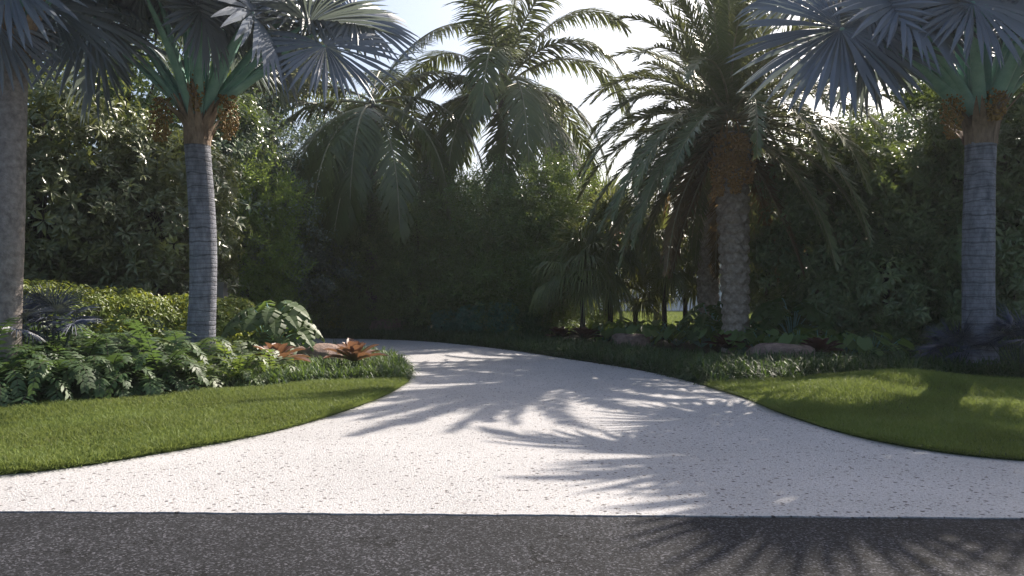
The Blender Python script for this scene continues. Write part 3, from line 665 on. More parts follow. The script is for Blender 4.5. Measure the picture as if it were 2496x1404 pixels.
def date_fronds(n, seed, L):
    rng = np.random.default_rng(seed); out = []
    for i in range(n):
        u = (i+.5)/n; el = 86 - 144*u**1.0 + rng.normal(0, 4); az = (i*137.508 + rng.normal(0, 6)) % 360
        if el < 8 and 228 < az < 312: continue
        out.append((az, el, L*(1-.14*max(0, math.sin(R_(el))))*rng.uniform(.9, 1.08)*(1-.16*max(0, (u-.6)/.4)), (.42+.55*math.sin(u*PI)) + rng.normal(0, .06)))
    return out
db = px(1795, 702, 19.5); db[2] = 0; dt = px(1780, 300, 19.5)
d1 = pinnate_palm('date_palm', 'stout date palm with diamond-scarred trunk and orange date bunches, nearer of the pair', db, dt, .3, .3, date_fronds(114, 51, 4.7), 52, 'date', None, 125, .50, .036, .38, .2, 52, 22,
                  trunk=date_trunk(.29, 5.5, .40, 0, (dt[0]-db[0], 0), 9), rr=.036, old='date_old', t0=.08)
for i, (x, y, h_, w_, nn) in enumerate([(-.22, -.42, 1.0, .26, 420), (.12, -.48, .8, .2, 300), (-.38, -.3, 1.5, .22, 420), (.36, -.3, 1.2, .2, 300), (0, -.46, 1.45, .24, 420)]):
    tp = (dt-db); fruit(d1, tp+np.array([x, y, -.35]), w_*1.1, h_, int(nn*.8), .032, 'dates', 90+i, 'date_bunch', stalk=tp+np.array([x*.3, y*.3, .2]))
db2 = px(1726, 702, 23.5); db2[2] = 0; dt2 = px(1722, 318, 23.5)
pinnate_palm('date_palm', 'slimmer date palm standing just behind the pair\'s nearer trunk', db2, dt2, .3, .3, date_fronds(62, 61, 3.9), 62, 'date', None, 105, .42, .036, .38, .2, 52, 22,
             trunk=date_trunk(.29, 6.0, .33, 0, (0, 0), 19), rr=.036, old='date_old', t0=.1)

# fountain fan palms under the date palms
def fountain(label, base, H_, n, seed, R, reach, leaf='livi', name='fountain_palm', grav=1.5, nseg=34, elmin=-35, tr=.08):
    th = fan_palm(name, label, base, H_, tr, tr*.85, [], n, seed, trunk_mat='bark', leaf=leaf, Rr=R, reach=reach, pet='rachis', nseg=nseg, elmin=elmin, grav=grav, droop=.4, pw=.045, sheath=False, flare=.03, span=230, join=.4)
    return th
fountain('fountain palm with weeping leaf tips, leftmost in front of the white house', px(1420, 702, 22.5), 1.95, 26, 71, (1.1, 1.35), (.6, 1.0))
fountain('tallest fountain palm with thin bare stem and weeping fan leaves before the house', px(1490, 702, 23.5), 2.95, 27, 72, (1.1, 1.35), (.7, 1.1))
fountain('fountain palm with short stem between the tallest one and the date palms', px(1622, 702, 24.5), 2.45, 22, 73, (1.05, 1.3), (.7, 1.1))
fountain('low fountain palm right behind the pair of date palm trunks', px(1870, 702, 23.5), 2.9, 24, 74, (1.0, 1.3), (.7, 1.0))
fountain('knee-high fountain palm between the two thin palm stems, before the house', px(1548, 702, 25.2), 1.2, 11, 77, (.9, 1.1), (.5, .8))
fountain('fountain palm pressed against the left side of the slimmer date palm trunk', px(1672, 702, 25.4), 1.8, 16, 78, (1.0, 1.2), (.6, .9))
fountain('greyish spiky palm silhouetted against the bright sky gap', px(1478, 702, 33), 4.6, 26, 75, (1.0, 1.3), (.5, .9), leaf='yucca', name='spiky_palm', grav=.15, nseg=22, elmin=-20, tr=.13)
fountain('second spiky palm, lower, beside the sky gap and red roof', px(1600, 702, 34), 3.6, 22, 76, (1.0, 1.2), (.5, .9), leaf='yucca', name='spiky_palm', grav=.2, nseg=22, elmin=-20, tr=.12)

# ------------------------------------------------------------------ trees and hedges
def tree(name, label, cat, x, y, blobs, N, tmpl, mat, seed, shell=.22, scale=(.75, 1.25), upb=.3, group=None, r0=.14, zt=None, lump=.16, zmin=.15):
    rng = np.random.default_rng(seed); th = thing(name, label, cat, (x, y, 0), group)
    P, A = blob_points(blobs, N, rng, shell, lump, zmin); A = nrm(A + Z3*upb + rng.normal(0, .3, A.shape))
    cl = np.clip(.5+.5*np.sin(P[:, 0]*2.3+seed)*np.sin(P[:, 1]*2.1)*np.sin(P[:, 2]*2.6+1), 0, 1)
    mb = MB(); scatter(mb, P, A, *tmpl, rng.uniform(*scale, N), rng, rnd=np.clip(.15+.5*cl+rng.normal(0, .18, N), 0, 1)); mb.build('crown', mat, th)
    mb = MB(); limbs(mb, (0, 0, -.05), (0, 0, zt or max(b[2] for b in blobs)), blobs, r0, rng); mb.build('trunk', 'bark', th, True)
    return th
def mk_blobs(w, d, h, n, seed, z0=.3, s=.34, dome=.75):
    rng = np.random.default_rng(seed); out = []
    for i in range(n):
        z = z0 + (h-z0)*(i+.5)/n*rng.uniform(.9, 1.0); k = math.sqrt(max(.05, 1-(max(0, (z/h-.45)/.62))**2))*dome + (1-dome)
        a = i*2.4+rng.uniform(-.4, .4); r = w*s*rng.uniform(.8, 1.2)
        out.append((math.cos(a)*(w/2-r*.7)*k, math.sin(a)*(d/2-r*.6)*k, min(z, h-r*.5), r*(.6+.4*k), r*(.6+.4*k), r*rng.uniform(.75, 1.05)))
    out.append((0, 0, h*.45, w*.28, d*.28, h*.42)); return out
rng = np.random.default_rng(77)
TW = leaf_whorl(8, .27, .08, 20, .25, rng); TW2 = leaf_whorl(8, .235, .075, 10, .35, rng)
TS = spray(22, .55, .036, .115, rng); TL = leaf_whorl(6, .17, .045, -5, .6, rng); TSH = leaf_whorl(7, .12, .042, 30, .3, rng)
TC = spray(22, .5, .05, .11, rng)

tree('broadleaf_tree', 'dense broadleaf tree behind the mottled palm trunk on the far left', 'tree', -10.9, 18.0, mk_blobs(4.4, 3.2, 6.3, 11, 1), 2300, TW, 'ficus', 101)
tree('broadleaf_tree', 'broadleaf tree with its right side sunlit, just left of the nearer left fan palm', 'tree', -8.5, 18.6, mk_blobs(3.6, 3.0, 5.2, 10, 2), 2100, TW, 'ficus', 102)
tree('broadleaf_tree', 'broadleaf tree mostly beyond the left edge of the photo', 'tree', -14.4, 17.6, mk_blobs(4.2, 3.2, 6.0, 9, 3), 1500, TW, 'ficus', 103)
tree('broadleaf_tree', 'taller dark tree rising behind the left broadleaf trees, under the fan leaves', 'tree', -10.8, 22.0, mk_blobs(6.6, 3.8, 9.6, 15, 4), 3300, TW, 'ficus_r', 104)
# lime hedge
hb = [(x, y, z, r*1.1, r, zz) for x, y, z, r, zz in [(-2.6, -1.6, 1.05, 1.25, 1.0), (-1.6, -1.0, .95, 1.2, .95), (-.5, -.35, .9, 1.15, .85), (.5, .3, .8, 1.1, .8), (1.45, .9, .72, 1.0, .76), (2.3, 1.45, .68, .9, .72), (-3.8, -2.2, 1.1, 1.3, 1.0)]]
th = tree('lime_hedge', 'lime green hedge of drooping leaves behind the nearer left fan palm', 'hedge', -8.4, 15.6, hb, 5200, TL, 'lime', 110, shell=.13, upb=.5, r0=.06, lump=.05, zt=.8, scale=(.8, 1.3))

# dusky conifer-like tree behind
def con_blobs(w, h, n, seed):
    rng = np.random.default_rng(seed); out = []
    for i in range(n):
        z = h*(.25+.72*(i+.5)/n); k = 1-.75*((z/h-.2)/.8)**1.6; a = i*2.4; out.append((math.cos(a)*w*.3*k, math.sin(a)*w*.3*k, z, w*.34*k, w*.34*k, .55))
    return out
tree('dusky_tree', 'dusky blue-green layered tree far behind the nearer left fan palm', 'tree', -8.7, 24.2, con_blobs(5.4, 7.6, 18, 5), 4200, TC, 'conifer', 120, shell=.3, upb=.05, lump=.25, r0=.22, scale=(.9, 1.4))
tree('dusky_tree', 'second dusky layered tree far behind the shorter coconut palm', 'tree', -7.0, 33, con_blobs(8, 10, 18, 6), 3600, TC, 'conifer', 121, shell=.3, upb=.05, lump=.25, r0=.2, scale=(.9, 1.4))

# fine-leaved screen behind the drive
fine = [(590, 22.3, 4.4, 2.8, 'fine_lt', 'light green fine-leaved shrub catching the sun right of the nearer left fan palm'),
        (735, 26.6, 4.6, 3.2, 'fine', 'dark fine-leaved shrub under the left coconut palm, beside the light green one'),
        (880, 27.2, 4.6, 3.2, 'fine', 'fine-leaved shrub below the hanging frond of the shorter coconut palm'),
        (1010, 26.2, 5.0, 3.0, 'fine', 'fine-leaved shrub between the two coconut palms'),
        (1130, 26.0, 4.9, 3.0, 'fine', 'fine-leaved shrub just left of the tall coconut trunk'),
        (1240, 25.2, 4.9, 2.9, 'fine', 'fine-leaved shrub in front of the tall coconut trunk'),
        (1345, 24.8, 5.5, 2.5, 'fine', 'tallest fine-leaved shrub, its top lit at the edge of the sky gap'),
        (660, 29.5, 5.4, 3.4, 'fine', 'dark fine-leaved tree in the second row behind the light green shrub'),
        (940, 30.0, 5.2, 3.6, 'fine', 'dark fine-leaved tree in the second row behind the shorter coconut palm'),
        (1180, 30.5, 5.2, 3.4, 'fine', 'dark fine-leaved tree in the second row behind the tall coconut trunk'),
        (1330, 29.5, 4.6, 3.0, 'fine', 'dark fine-leaved tree in the second row beside the spiky palms'),
        (430, 27.5, 5.4, 3.4, 'fine', 'dark fine-leaved shrub hidden mostly behind the lime hedge and broadleaf trees')]
for i, (xp, Y, h_, w_, mt, lb) in enumerate(fine):
    p = px(xp, 702, Y)
    tree('fine_leaf_shrub', lb, 'shrub', p[0], Y, mk_blobs(w_, 2.6, h_, 9, 200+i, z0=.2, s=.36, dome=.5), 2200 if i < 7 else 1900, TS, mt, 300+i, shell=.28, upb=.45, r0=.07, lump=.2, scale=(.7, 1.3), zmin=.05)

# right hedge trees
rt = [(1990, 20.0, 5.0, 3.0, 10, 1700, 'broadleaf tree right of the date palms, lowest of the right-hand row'),
      (2160, 19.0, 5.5, 3.2, 10, 1900, 'broadleaf tree under the sky gap in the right-hand row'),
      (2330, 18.3, 6.9, 3.0, 10, 1900, 'broadleaf tree just left of the right fan palm trunk'),
      (2490, 17.3, 6.4, 3.4, 11, 1900, 'broadleaf tree just right of the right fan palm trunk'),
      (2680, 17.0, 6.9, 4.2, 12, 2100, 'broadleaf tree mostly beyond the right edge of the photo')]
for i, (xp, Y, h_, w_, nb, N, lb) in enumerate(rt):
    p = px(xp, 702, Y); tree('broadleaf_tree', lb, 'tree', p[0], Y, mk_blobs(w_, 2.8, h_, nb, 400+i, z0=.2, dome=.5), N, TW2, 'ficus_r', 500+i, r0=.1, zmin=.05)
for i, (xp, Y, h_, w_, lb) in enumerate([(2090, 26, 7.6, 4.6, 'open gappy tree behind the right row below the sky gap'), (2330, 25, 8.8, 4.8, 'tall thin-crowned tree behind the right fan palm'), (1890, 28, 4.6, 3.6, 'small tree behind the date palms beside the right row'), (2520, 24, 9.6, 5.0, 'tallest dark tree behind the right fan palm at the right edge')]):
    p = px(xp, 702, Y); tree('open_tree', lb, 'tree', p[0], Y, mk_blobs(w_, 3, h_, 12, 600+i, z0=1.2, s=.26, dome=.7), 2200, TW2, 'ficus_r', 610+i, scale=(.8, 1.2), shell=.35, r0=.11, lump=.3)

# ------------------------------------------------------------------ low plants
def pinna_frond(mb, P0, az, el, L, droop, n, Ll, w, rng, rb=None):
    rb = rb or mb; feather(mb, rb, P0, az, el, L, droop, n, Ll, w, .12, .35, 80, 45, rng, .006, t0=.08)
def fern_proto(seed, nf=62, L=(.6, 1.0), Ll=.135, lw=.031, n=21, mat='fern', name='fern', rach='bark'):
    rng = np.random.default_rng(seed); mb = MB(); rb = MB()
    for i in range(nf):
        el = R_(rng.uniform(25, 82)); feather(mb, rb, (rng.normal(0, .06), rng.normal(0, .06), .03), i*2.4+rng.uniform(-.3, .3), el, rng.uniform(*L), rng.uniform(1.2, 2.3), n, Ll, lw, .1, .45, 82, 48, rng, .006, t0=.12)
    th = thing(name, 'x', name); mb.build('foliage', mat, th); rb.build('stems', rach, th); return th
def place(proto, first, x, y, z, s, rz, label, group=None, cat=None):
    o = proto if first else copy_tree(proto)
    o.location = (x, y, z); o.scale = (s, s, s); o.rotation_euler = (0, 0, rz); o['label'] = label
    if group: o['group'] = group
    if cat: o['category'] = cat
    return o
ORD = ['first', 'second', 'third', 'fourth', 'fifth', 'sixth', 'seventh', 'eighth', 'ninth', 'tenth', 'eleventh', 'twelfth', 'thirteenth', 'fourteenth']
rng = np.random.default_rng(900)
fp = [fern_proto(901), fern_proto(902), fern_proto(903)]
fi = [True]*3
front = [(-8.9, 9.8), (-8.1, 10.05), (-7.5, 10.2), (-6.95, 10.45), (-6.4, 10.8), (-5.85, 11.2), (-5.35, 11.6)]
for i, (x, y) in enumerate(front):
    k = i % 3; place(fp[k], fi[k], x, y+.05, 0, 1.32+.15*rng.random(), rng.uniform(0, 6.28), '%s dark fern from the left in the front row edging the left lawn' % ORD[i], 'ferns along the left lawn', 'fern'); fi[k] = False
backr = [(-8.5, 10.9), (-7.8, 11.1), (-7.1, 11.4), (-6.5, 11.8), (-5.9, 12.15), (-7.5, 12.2), (-8.4, 12.2)]
for i, (x, y) in enumerate(backr):
    k = (i+1) % 3; place(fp[k], False, x, y, 0, 1.5+.15*rng.random(), rng.uniform(0, 6.28), '%s dark fern from the left in the second row, behind the lawn-edge ferns' % ORD[i], 'ferns behind the lawn edge', 'fern')
def bush(name, label, cat, x, y, w, h_, N, tmpl, mat, seed, scale=(.7, 1.2), group=None):
    rng = np.random.default_rng(seed); th = thing(name, label, cat, (x, y, 0), group)
    bl = [(0, 0, h_*.5, w*.42, w*.42, h_*.48)] + [(w*.25*math.cos(a), w*.25*math.sin(a), h_*rng.uniform(.4, .65), w*.26, w*.26, h_*.34) for a in rng.uniform(0, 6.28, 5)]
    P, A = blob_points(bl, N, rng, .25, .15, .02); A = nrm(A+Z3*.6+rng.normal(0, .3, A.shape)); mb = MB(); scatter(mb, P, A, *tmpl, rng.uniform(*scale, N), rng); mb.build('foliage', mat, th)
    mb = MB()
    for k in range(7):
        a = rng.uniform(0, 6.28); t = np.linspace(0, 1, 5)[:, None]; e = np.array([w*.33*math.cos(a), w*.33*math.sin(a), h_*.75]); tube(mb, e*t*np.array([1, 1, 1])+np.array([0, 0, .02]), np.linspace(.014, .005, 5), 5)
    mb.build('stems', 'bark', th); return th
fl = [fern_proto(911, nf=34, L=(.5, .8), Ll=.12, lw=.03, n=15, mat='shrub'), fern_proto(912, nf=34, L=(.5, .8), Ll=.12, lw=.03, n=15, mat='shrub')]; li = [True, True]
bs = [(-4.95, 12.05, 'bright fern at the lawn edge in front of the nearer left fan palm'), (-4.4, 12.5, 'bright fern at the lawn edge right of the nearer left fan palm'), (-4.0, 13.2, 'low bright fern nearest the left orange bromeliad'),
      (-5.35, 12.6, 'bright fern in front of the left fan palm, one row back'), (-4.75, 13.35, 'bright fern just right of the nearer left fan palm trunk, one row back'), (-6.1, 13.2, 'bright fern left of the nearer left fan palm trunk'), (-6.8, 13.3, 'bright fern below the right part of the lime hedge'),
      (-7.6, 13.3, 'bright fern below the middle of the lime hedge'), (-6.3, 14.0, 'bright fern touching the lime hedge beside the left fan palm trunk'), (-5.3, 14.2, 'bright fern right behind the nearer left fan palm trunk')]
for i, (x, y, lb) in enumerate(bs):
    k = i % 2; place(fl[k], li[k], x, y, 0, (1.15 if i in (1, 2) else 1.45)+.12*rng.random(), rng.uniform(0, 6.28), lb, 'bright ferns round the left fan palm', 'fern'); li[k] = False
tall = [(-9.0, 12.9), (-8.2, 13.0), (-7.4, 13.1), (-6.7, 13.0), (-6.05, 12.7), (-5.6, 13.3), (-8.0, 14.0), (-7.1, 14.1)]
for i, (x, y) in enumerate(tall):
    place(fp[i % 3], False, x, y, 0, 1.5+.15*rng.random(), rng.uniform(0, 6.28), '%s tall fern from the left in the back row against the lime hedge' % ORD[[0, 1, 3, 5, 6, 7, 2, 4][i]], 'tall ferns against the lime hedge', 'fern')
bush('yellow_shrub', 'small yellow-green shrub lit by the sun, at the foot of the monstera', 'shrub', -5.0, 14.6, .75, .8, 170, TSH, 'lime', 930)
# monstera
def monstera_leaf(mb, base, d, n, L, rng, cuts=5):
    d = nrm(np.array(d, float)); n = np.array(n, float); n = nrm(n-d*(d@n)); s = np.cross(n, d); hubp = np.array(base, float)
    K = 34; pts = []; 
    for sgn in (-1, 1):
        rows = []
        for i in range(K+1):
            t = i/K; wd = L*.46*math.sin(PI*min(1, t*.92+.12))**.75*(1.05-.25*t)
            cut = 1.0
            ph = (t*cuts*1.15) % 1
            if .12 < t < .9 and ph < .24: cut = .30
            c = hubp + d*L*(t-.12) - np.array([0, 0, 1])*L*.42*max(0, t-.1)**2
            back = d*(.22*L*(1-t)*wd/(L*.46))*-.6
            o1 = c + s*sgn*wd*.5*min(cut*2, 1) + n*.05*L*(wd/(L*.46))*.6
            o2 = c + s*sgn*wd*cut + back*.6 - np.array([0, 0, 1])*.10*L*cut
            rows += [c, o1, o2]
        V = np.array(rows); f = []
        for i in range(K):
            for c in range(2): f.append([i*3+c, i*3+c+1, i*3+3+c+1, i*3+3+c])
        mb.add(V, f, rng.random())
def monstera(label, x, y, h_, n, seed, L=(.45, .62), mat='mono', face=None, spread=.8):
    rng = np.random.default_rng(seed); th = thing('monstera', label, 'plant', (x, y, 0)); st = MB()
    for i in range(n):
        az = i*2.4+rng.uniform(-.3, .3); u = (i+.5)/n; e = R_(12+70*(1-u)); rch = spread*(.35+.65*u)
        p = np.array([math.cos(az)*rch, math.sin(az)*rch*.8, h_*(1-.58*u**1.4)*rng.uniform(.92, 1.02)])
        d = nrm(np.array([math.cos(az), math.sin(az)-.25, -.25-.35*u])); nn = np.array([math.cos(az)*.35, math.sin(az)*.35-.35, 1])
        mb = MB(); monstera_leaf(mb, p, d, nn, rng.uniform(*L), rng, cuts=int(rng.integers(4, 6))); mb.build('leaf', mat, th)
        t = np.linspace(0, 1, 7)[:, None]; tube(st, np.array([0, 0, .02])*(1-t)**2 + np.array([p[0]*.35, p[1]*.35, p[2]*1.05])*2*t*(1-t)+p*t**2, .012, 5)
    st.build('stems', 'petiole', th, True); return th
monstera('large monstera with split leaves in the sunlit left bed', -4.7, 15.2, 1.34, 20, 940, L=(.52, .7), spread=.8)
monstera('dark split-leaf monstera between the two date palm trunks', 5.25, 20.6, 1.2, 14, 941, L=(.5, .65), spread=.7)
monstera('dark split-leaf monstera right of the nearer date palm trunk', 6.9, 19.2, 1.35, 18, 942, L=(.6, .8), spread=.95)
# bromeliads
def bromeliad(label, x, y, z, s, mat, seed, group):
    rng = np.random.default_rng(seed); mb = MB(); n = 22
    for i in range(n):
        u = i/n; az = i*2.39996+rng.uniform(-.15, .15); el = R_(18+58*u+rng.uniform(-6, 6)); L = .52*(1.05-.45*u)*rng.uniform(.9, 1.1); w = .125*rng.uniform(.9, 1.15)
        d = np.array([math.cos(az)*math.cos(el), math.sin(az)*math.cos(el), math.sin(el)]); sd = np.array([-math.sin(az), math.cos(az), 0]); p = np.array([0, 0, .05]) + d*.03; rows = []; al = []
        for k, t in enumerate(np.linspace(0, 1, 8)):
            if k: d = nrm(d - Z3*.10*(1 if t > .4 else .2)); p = p + d*L/7
            ww = w*(.75+.5*math.sin(PI*min(t*1.05, 1)*.8))*(1 if t < .72 else max(0.02, 1-((t-.72)/.28)**2)); u_ = np.cross(sd, d)
            rows += [p-sd*ww*.5+np.abs(ww)*.28*(-u_ if u_[2] < 0 else u_), p, p+sd*ww*.5+np.abs(ww)*.28*(-u_ if u_[2] < 0 else u_)]; al += [t]*3
        f = [[k*3+c, k*3+c+1, k*3+c+4, k*3+c+3] for k in range(7) for c in range(2)]; mb.add(np.array(rows), f, rng.random(), 0, al)
    o = mb.build('bromeliad', mat, None, True); o.location = (x, y, z); o.scale = (s, s, s); o.rotation_euler = (0, 0, rng.uniform(0, 6)); tag(o, label, 'bromeliad', group); return o
bromeliad('orange-red bromeliad rosette left of the pink boulder, in the sunlit island bed', -4.2, 13.9, .2, 1.1, 'brom', 951, 'orange bromeliads in the island bed')
bromeliad('orange-red bromeliad rosette right of the pink boulder, in the sunlit island bed', -2.85, 14.1, .2, 1.15, 'brom', 952, 'orange bromeliads in the island bed')
bromeliad('dark maroon bromeliad at the foot of the nearer date palm', 5.0, 18.2, .12, 1.05, 'brom_dk', 953, 'maroon bromeliads in the shade')
bromeliad('dark maroon bromeliad just right of the right-hand boulder', 6.4, 16.2, .15, 1.1, 'brom_dk', 954, 'maroon bromeliads in the shade')
bromeliad('maroon bromeliad left of the small boulder under the fountain palms', 2.0, 21.6, .1, 1.1, 'brom_dk', 955, 'maroon bromeliads in the shade')
bromeliad('maroon bromeliad nearest the drive, left of the fountain palm stems', 1.35, 22.0, .1, 1.0, 'brom_dk', 956, 'maroon bromeliads in the shade')
# boulders
def boulder(label, x, y, sx, sy, sz, seed, rz=0):
    import bmesh
    from mathutils import noise
    b = bmesh.new(); bmesh.ops.create_icosphere(b, subdivisions=4, radius=1)
    for v in b.verts:
        q = v.co*1.3+Vector((seed*3.1, 0, 0)); k = 1+.28*noise.noise(q)+.10*noise.noise(q*2.7)+.035*noise.noise(q*7)
        v.co = v.co*k
        if v.co.z > .55: v.co.z = .55+(v.co.z-.55)*.35
    me = bpy.data.meshes.new('boulder'); b.to_mesh(me); b.free(); me.materials.append(M['rock'])
    for p in me.polygons: p.use_smooth = True
    o = bpy.data.objects.new('boulder', me); COL.objects.link(o); o.location = (x, y, .02); o.scale = (sx, sy, sz); o.rotation_euler = (0, 0, rz); tag(o, label, 'boulder', 'boulders set in the beds')
boulder('pinkish boulder between the two orange bromeliads', -3.85, 15.5, .62, .4, .66, 1)
boulder('flat pinkish boulder behind the border grass, right of the nearer date palm', 5.5, 15.7, .74, .45, .66, 2)
boulder('small pinkish boulder under the fountain palms, beside the drive', 3.2, 21.2, .6, .4, .5, 3)
boulder('dark boulder at the foot of the shaded screen behind the drive', -4.0, 26.0, .75, .45, .8, 4)
# silver palmettos
def palmetto(label, x, y, h_, n, seed, R=(.42, .55), sp=.5):
    rng = np.random.default_rng(seed); th = thing('silver_palmetto', label, 'palmetto', (x, y, 0), 'silver palmettos')
    st = MB()
    for i in range(n):
        az = i*2.4+rng.uniform(-.3, .3); u = (i+.5)/n; el = R_(80-75*u); rc = sp*rng.uniform(.7, 1.1); d = np.array([math.cos(el)*math.cos(az), math.cos(el)*math.sin(az), math.sin(el)])
        hub = np.array([0, 0, h_*.45]) + d*rc*np.array([1, 1, .9]); s = np.array([-math.sin(az), math.cos(az), 0]); ax = nrm(d-Z3*.25); nn = np.cross(ax, s); nn = nn if nn[2] > 0 else -nn
        mb = MB(); fan(mb, hub, ax, nn+rng.normal(0, .2, 3), rng.uniform(*R), nseg=24, span=230, join=.28, grav=.25, droop=.2, cup=.1, rng=rng, tipw=.8, pleat=.6); mb.build('frond', 'silver', th)
        t = np.linspace(0, 1, 5)[:, None]; tube(st, np.array([0, 0, 0.02])*(1-t)+hub*t, .009, 5)
    st.build('stems', 'dullstem', th, True)
palmetto('silver-blue palmetto at the foot of the mottled palm trunk, far left', -7.25, 11.3, 2.0, 12, 961, R=(.36, .46))
palmetto('silver-blue palmetto right of the mottled palm trunk, before the lime hedge', -7.0, 11.8, 2.1, 16, 962, R=(.36, .48))
palmetto('shaded silver-blue palmetto left of the right fan palm trunk', 7.95, 13.9, .9, 18, 963, R=(.36, .5), sp=.42)
palmetto('shaded silver-blue palmetto right of the right fan palm trunk', 8.8, 13.5, 1.2, 20, 964, R=(.42, .55), sp=.5)
# heart-leaved ground plants under the date palms
def heart_proto(seed, mat='phil', n=22, spread=.42, h_=.5, L=(.17, .26)):
    rng = np.random.default_rng(seed); th = thing('heart_leaf_plant', 'x', 'plant'); mb = MB(); st = MB()
    for i in range(n):
        az = rng.uniform(0, 6.28); r = spread*math.sqrt(rng.random()); p = np.array([math.cos(az)*r, math.sin(az)*r, h_*rng.uniform(.45, 1)*(1-.3*r/spread)]); l = rng.uniform(*L)
        d = nrm(np.array([math.cos(az)+rng.normal(0, .3), math.sin(az)-.3, -.5+rng.normal(0, .2)])); nn = nrm(np.array([math.cos(az)*.5, math.sin(az)*.5-.4, .9])); nn = nrm(nn-d*(d@nn)); s = np.cross(nn, d)
        K = 10; rows = []
        for k in range(K+1):
            t = k/K; w = l*.46*math.sin(PI*min(1, t*.86+.14))**.7; c = p + d*l*t - Z3*.18*l*t*t; rows += [c-s*w-d*l*.12*(1-t)+nn*.1*l, c, c+s*w-d*l*.12*(1-t)+nn*.1*l]
        mb.add(np.array(rows), [[k*3+c, k*3+c+1, k*3+c+4, k*3+c+3] for k in range(K) for c in range(2)], rng.random())
        t = np.linspace(0, 1, 4)[:, None]; tube(st, np.array([0, 0, .02])*(1-t)+p*t, .005, 4)
    mb.build('foliage', mat, th, True); st.build('stems', 'petiole', th); return th
hp = [heart_proto(971), heart_proto(972)]; hi = [True, True]
for i, (xp, Y) in enumerate([(1475, 22.6), (1530, 22.0), (1590, 21.6), (1600, 22.8), (1650, 21.2), (1665, 22.2), (1710, 20.6), (1735, 21.6), (1500, 23.8), (1560, 23.6)]):
    k = i % 2; p = px(xp, 702, Y); place(hp[k], hi[k], p[0], Y, 0, 1.35+.3*rng.random(), rng.uniform(0, 6), 'heart-leaved ground plant, %s from the left under the fountain palms' % ORD[[0, 2, 4, 5, 6, 7, 8, 9, 1, 3][i]], 'heart-leaved plants under the fountain palms', 'plant'); hi[k] = False
for i, (xp, Y) in enumerate([(1810, 18.6), (1870, 18.0), (1935, 17.6), (2000, 17.3), (1850, 19.2), (2060, 17.0), (2120, 16.6)]):
    p = px(xp, 702, Y); place(hp[i % 2], False, p[0], Y, 0, 1.3+.3*rng.random(), rng.uniform(0, 6), 'shaded heart-leaved plant, %s from the left in the bed right of the nearer date palm' % ORD[[0, 2, 3, 4, 1, 5, 6][i]], 'heart-leaved plants right of the date palms', 'plant')
# shaded ferns under the right hedge
fpr = fern_proto(981, nf=24, mat='fern'); first = True
for i, (x, y) in enumerate([(6.0, 15.6), (6.9, 15.3), (7.5, 16.3), (7.3, 14.6), (8.2, 15.2), (9.1, 14.6), (9.7, 13.8), (10.2, 15.2), (8.3, 16.8)]):
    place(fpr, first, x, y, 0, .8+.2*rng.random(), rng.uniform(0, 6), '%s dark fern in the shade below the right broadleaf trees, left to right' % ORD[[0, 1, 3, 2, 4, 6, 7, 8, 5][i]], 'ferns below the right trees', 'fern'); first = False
# blue-green and mixed plants along the back of the drive
for i, (xp, Y, w_, h_, mt, lb) in enumerate([(1150, 24.6, 1.0, 1.1, 'teal', 'blue-green leafy plant below the fine-leaved shrub, left of the tall coconut trunk'), (1225, 24.2, 1.0, 1.15, 'teal', 'blue-green leafy plant right below the tall coconut trunk'), (1085, 25.2, 1.0, .9, 'teal', 'blue-green leafy plant furthest left behind the drive'),
        (820, 26.6, .9, .9, 'lime', 'yellow-green plant glowing in the shade behind the monstera'), (765, 27.0, 1.0, .8, 'shrub', 'dim green plant just right of the monstera, behind the drive'), (880, 26.6, .9, .8, 'shrub', 'dim green plant left of the dark boulder'), (1010, 25.8, .9, .8, 'fern', 'dark plant right of the dark boulder'), (1305, 23.8, 1.0, .9, 'fern', 'dark plant left of the first fountain palm')]):
    p = px(xp, 702, Y); bush('shade_plant', lb, 'plant', p[0], Y, w_, h_, 260, TSH, mt, 990+i, scale=(.9, 1.5), group='shade plants behind the drive')

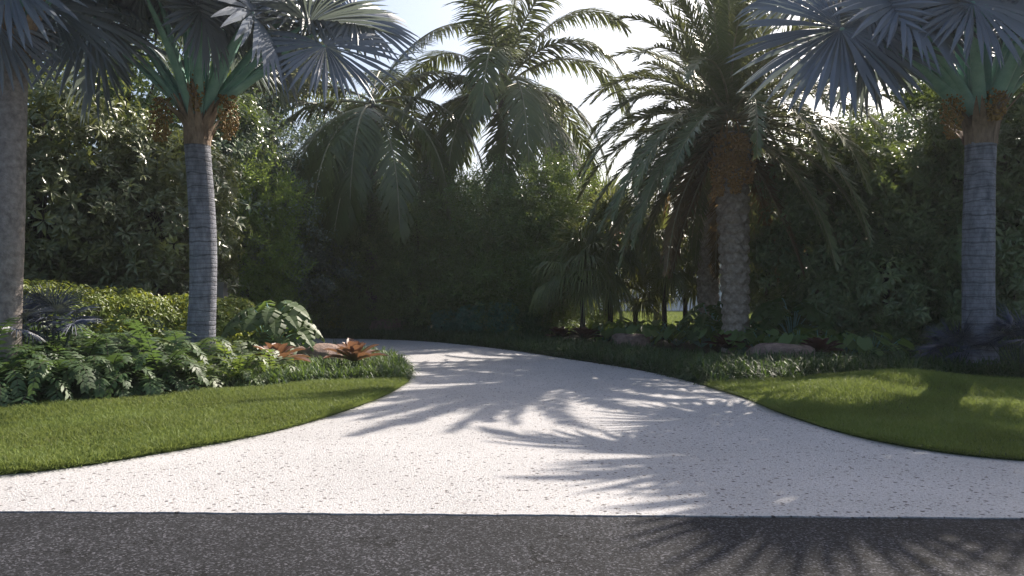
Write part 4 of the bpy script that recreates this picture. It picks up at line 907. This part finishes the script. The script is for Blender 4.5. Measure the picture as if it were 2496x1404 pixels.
# border grass (uncountable)
def border(name, region, dens, mat, label, seed, L=(.28, .46), mask=None):
    rng = np.random.default_rng(seed); A = np.array(region); x0, x1, y0, y1 = A[:, 0].min(), A[:, 0].max(), A[:, 1].min(), A[:, 1].max()
    N = int(dens/14*(x1-x0)*(y1-y0)); C = np.stack([rng.uniform(x0, x1, N), rng.uniform(y0, y1, N)], 1); C = C[in_poly(C, region)]
    N = len(C)*14; P = np.repeat(C, 14, 0) + rng.normal(0, .035, (N, 2)); a = rng.uniform(0, 2*PI, N); l = rng.uniform(*L, N); el = np.radians(rng.uniform(35, 88, N)); w = rng.uniform(.014, .024, N)*.5
    d = np.stack([np.cos(el)*np.cos(a), np.cos(el)*np.sin(a), np.sin(el)], 1); s = np.stack([-np.sin(a), np.cos(a), 0*a], 1); q = np.concatenate([P, np.zeros((N, 1))], 1); rows = []
    for k, ww in enumerate([.7, 1, 1, .75, .1]):
        if k: d = nrm(d - Z3*(.10+.17*k)*rng.uniform(.6, 1.5, N)[:, None]); q = q + d*(l/4)[:, None]
        rows += [q - s*(w*ww)[:, None], q + s*(w*ww)[:, None]]
    V = np.stack(rows, 1); V[..., 2] = np.maximum(V[..., 2], .015); f = np.array([[2*k, 2*k+1, 2*k+3, 2*k+2] for k in range(4)]); F = (np.arange(N)[:, None, None]*10+f[None]).reshape(-1, 4)
    mb = MB(); mb.add(V.reshape(-1, 3), F, np.repeat(rng.random(N), 4)); o = mb.build(name, mat); tag(o, label, kind='stuff'); return o
isl = smooth_line([(-4.9, 12.35), (-4.2, 12.15), (-3.0, 12.9), (-1.95, 13.25), (-1.95, 14.0), (-2.3, 16.0), (-3.3, 17.9), (-5.4, 19.2), (-5.6, 18.2), (-4.4, 16.2), (-4.9, 14.4), (-4.4, 13.4)])
border('border_grass', isl, 1500, 'border', 'tufted strappy border grass edging the sunlit island bed', 31)
off = lambda line, d: [tuple(np.array(p) + d*np.array([n[0], n[1]])) for p, n in zip(line, [(lambda t: (t[1], -t[0]))(nrm(np.gradient(np.array(line), axis=0))[i]) for i in range(len(line))])]
redge = [p for p in right_edge if p[1] > 12.4]
rin = off(redge, .10); rout = off(redge, 2.3)
rb_ = rin + rout[::-1]
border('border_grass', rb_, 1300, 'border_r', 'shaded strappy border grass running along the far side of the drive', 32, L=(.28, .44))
rl = smooth_line([(3.3, 12.75), (4.4, 13.0), (5.9, 13.1), (7.4, 13.3), (8.6, 13.0), (11, 12.7), (14, 12.5)])
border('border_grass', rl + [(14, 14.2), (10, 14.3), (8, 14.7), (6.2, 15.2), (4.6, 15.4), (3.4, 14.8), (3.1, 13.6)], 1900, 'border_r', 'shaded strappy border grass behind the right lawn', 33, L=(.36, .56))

# ------------------------------------------------------------------ air
hm, t, out = new_mat('thin_humid_air')
pv = nd(t, 'ShaderNodeVolumePrincipled', Density=.0006, Anisotropy=.4); pv.inputs['Color'].default_value = (.9, .95, 1, 1)
t.links.new(pv.outputs[0], out.inputs['Volume']); M['air'] = hm
mb = MB(); box(mb, -630, 630, -630, 930, -1.0, 19.0); tag(mb.build('haze', 'air'), 'thin humid air over the garden', kind='stuff')
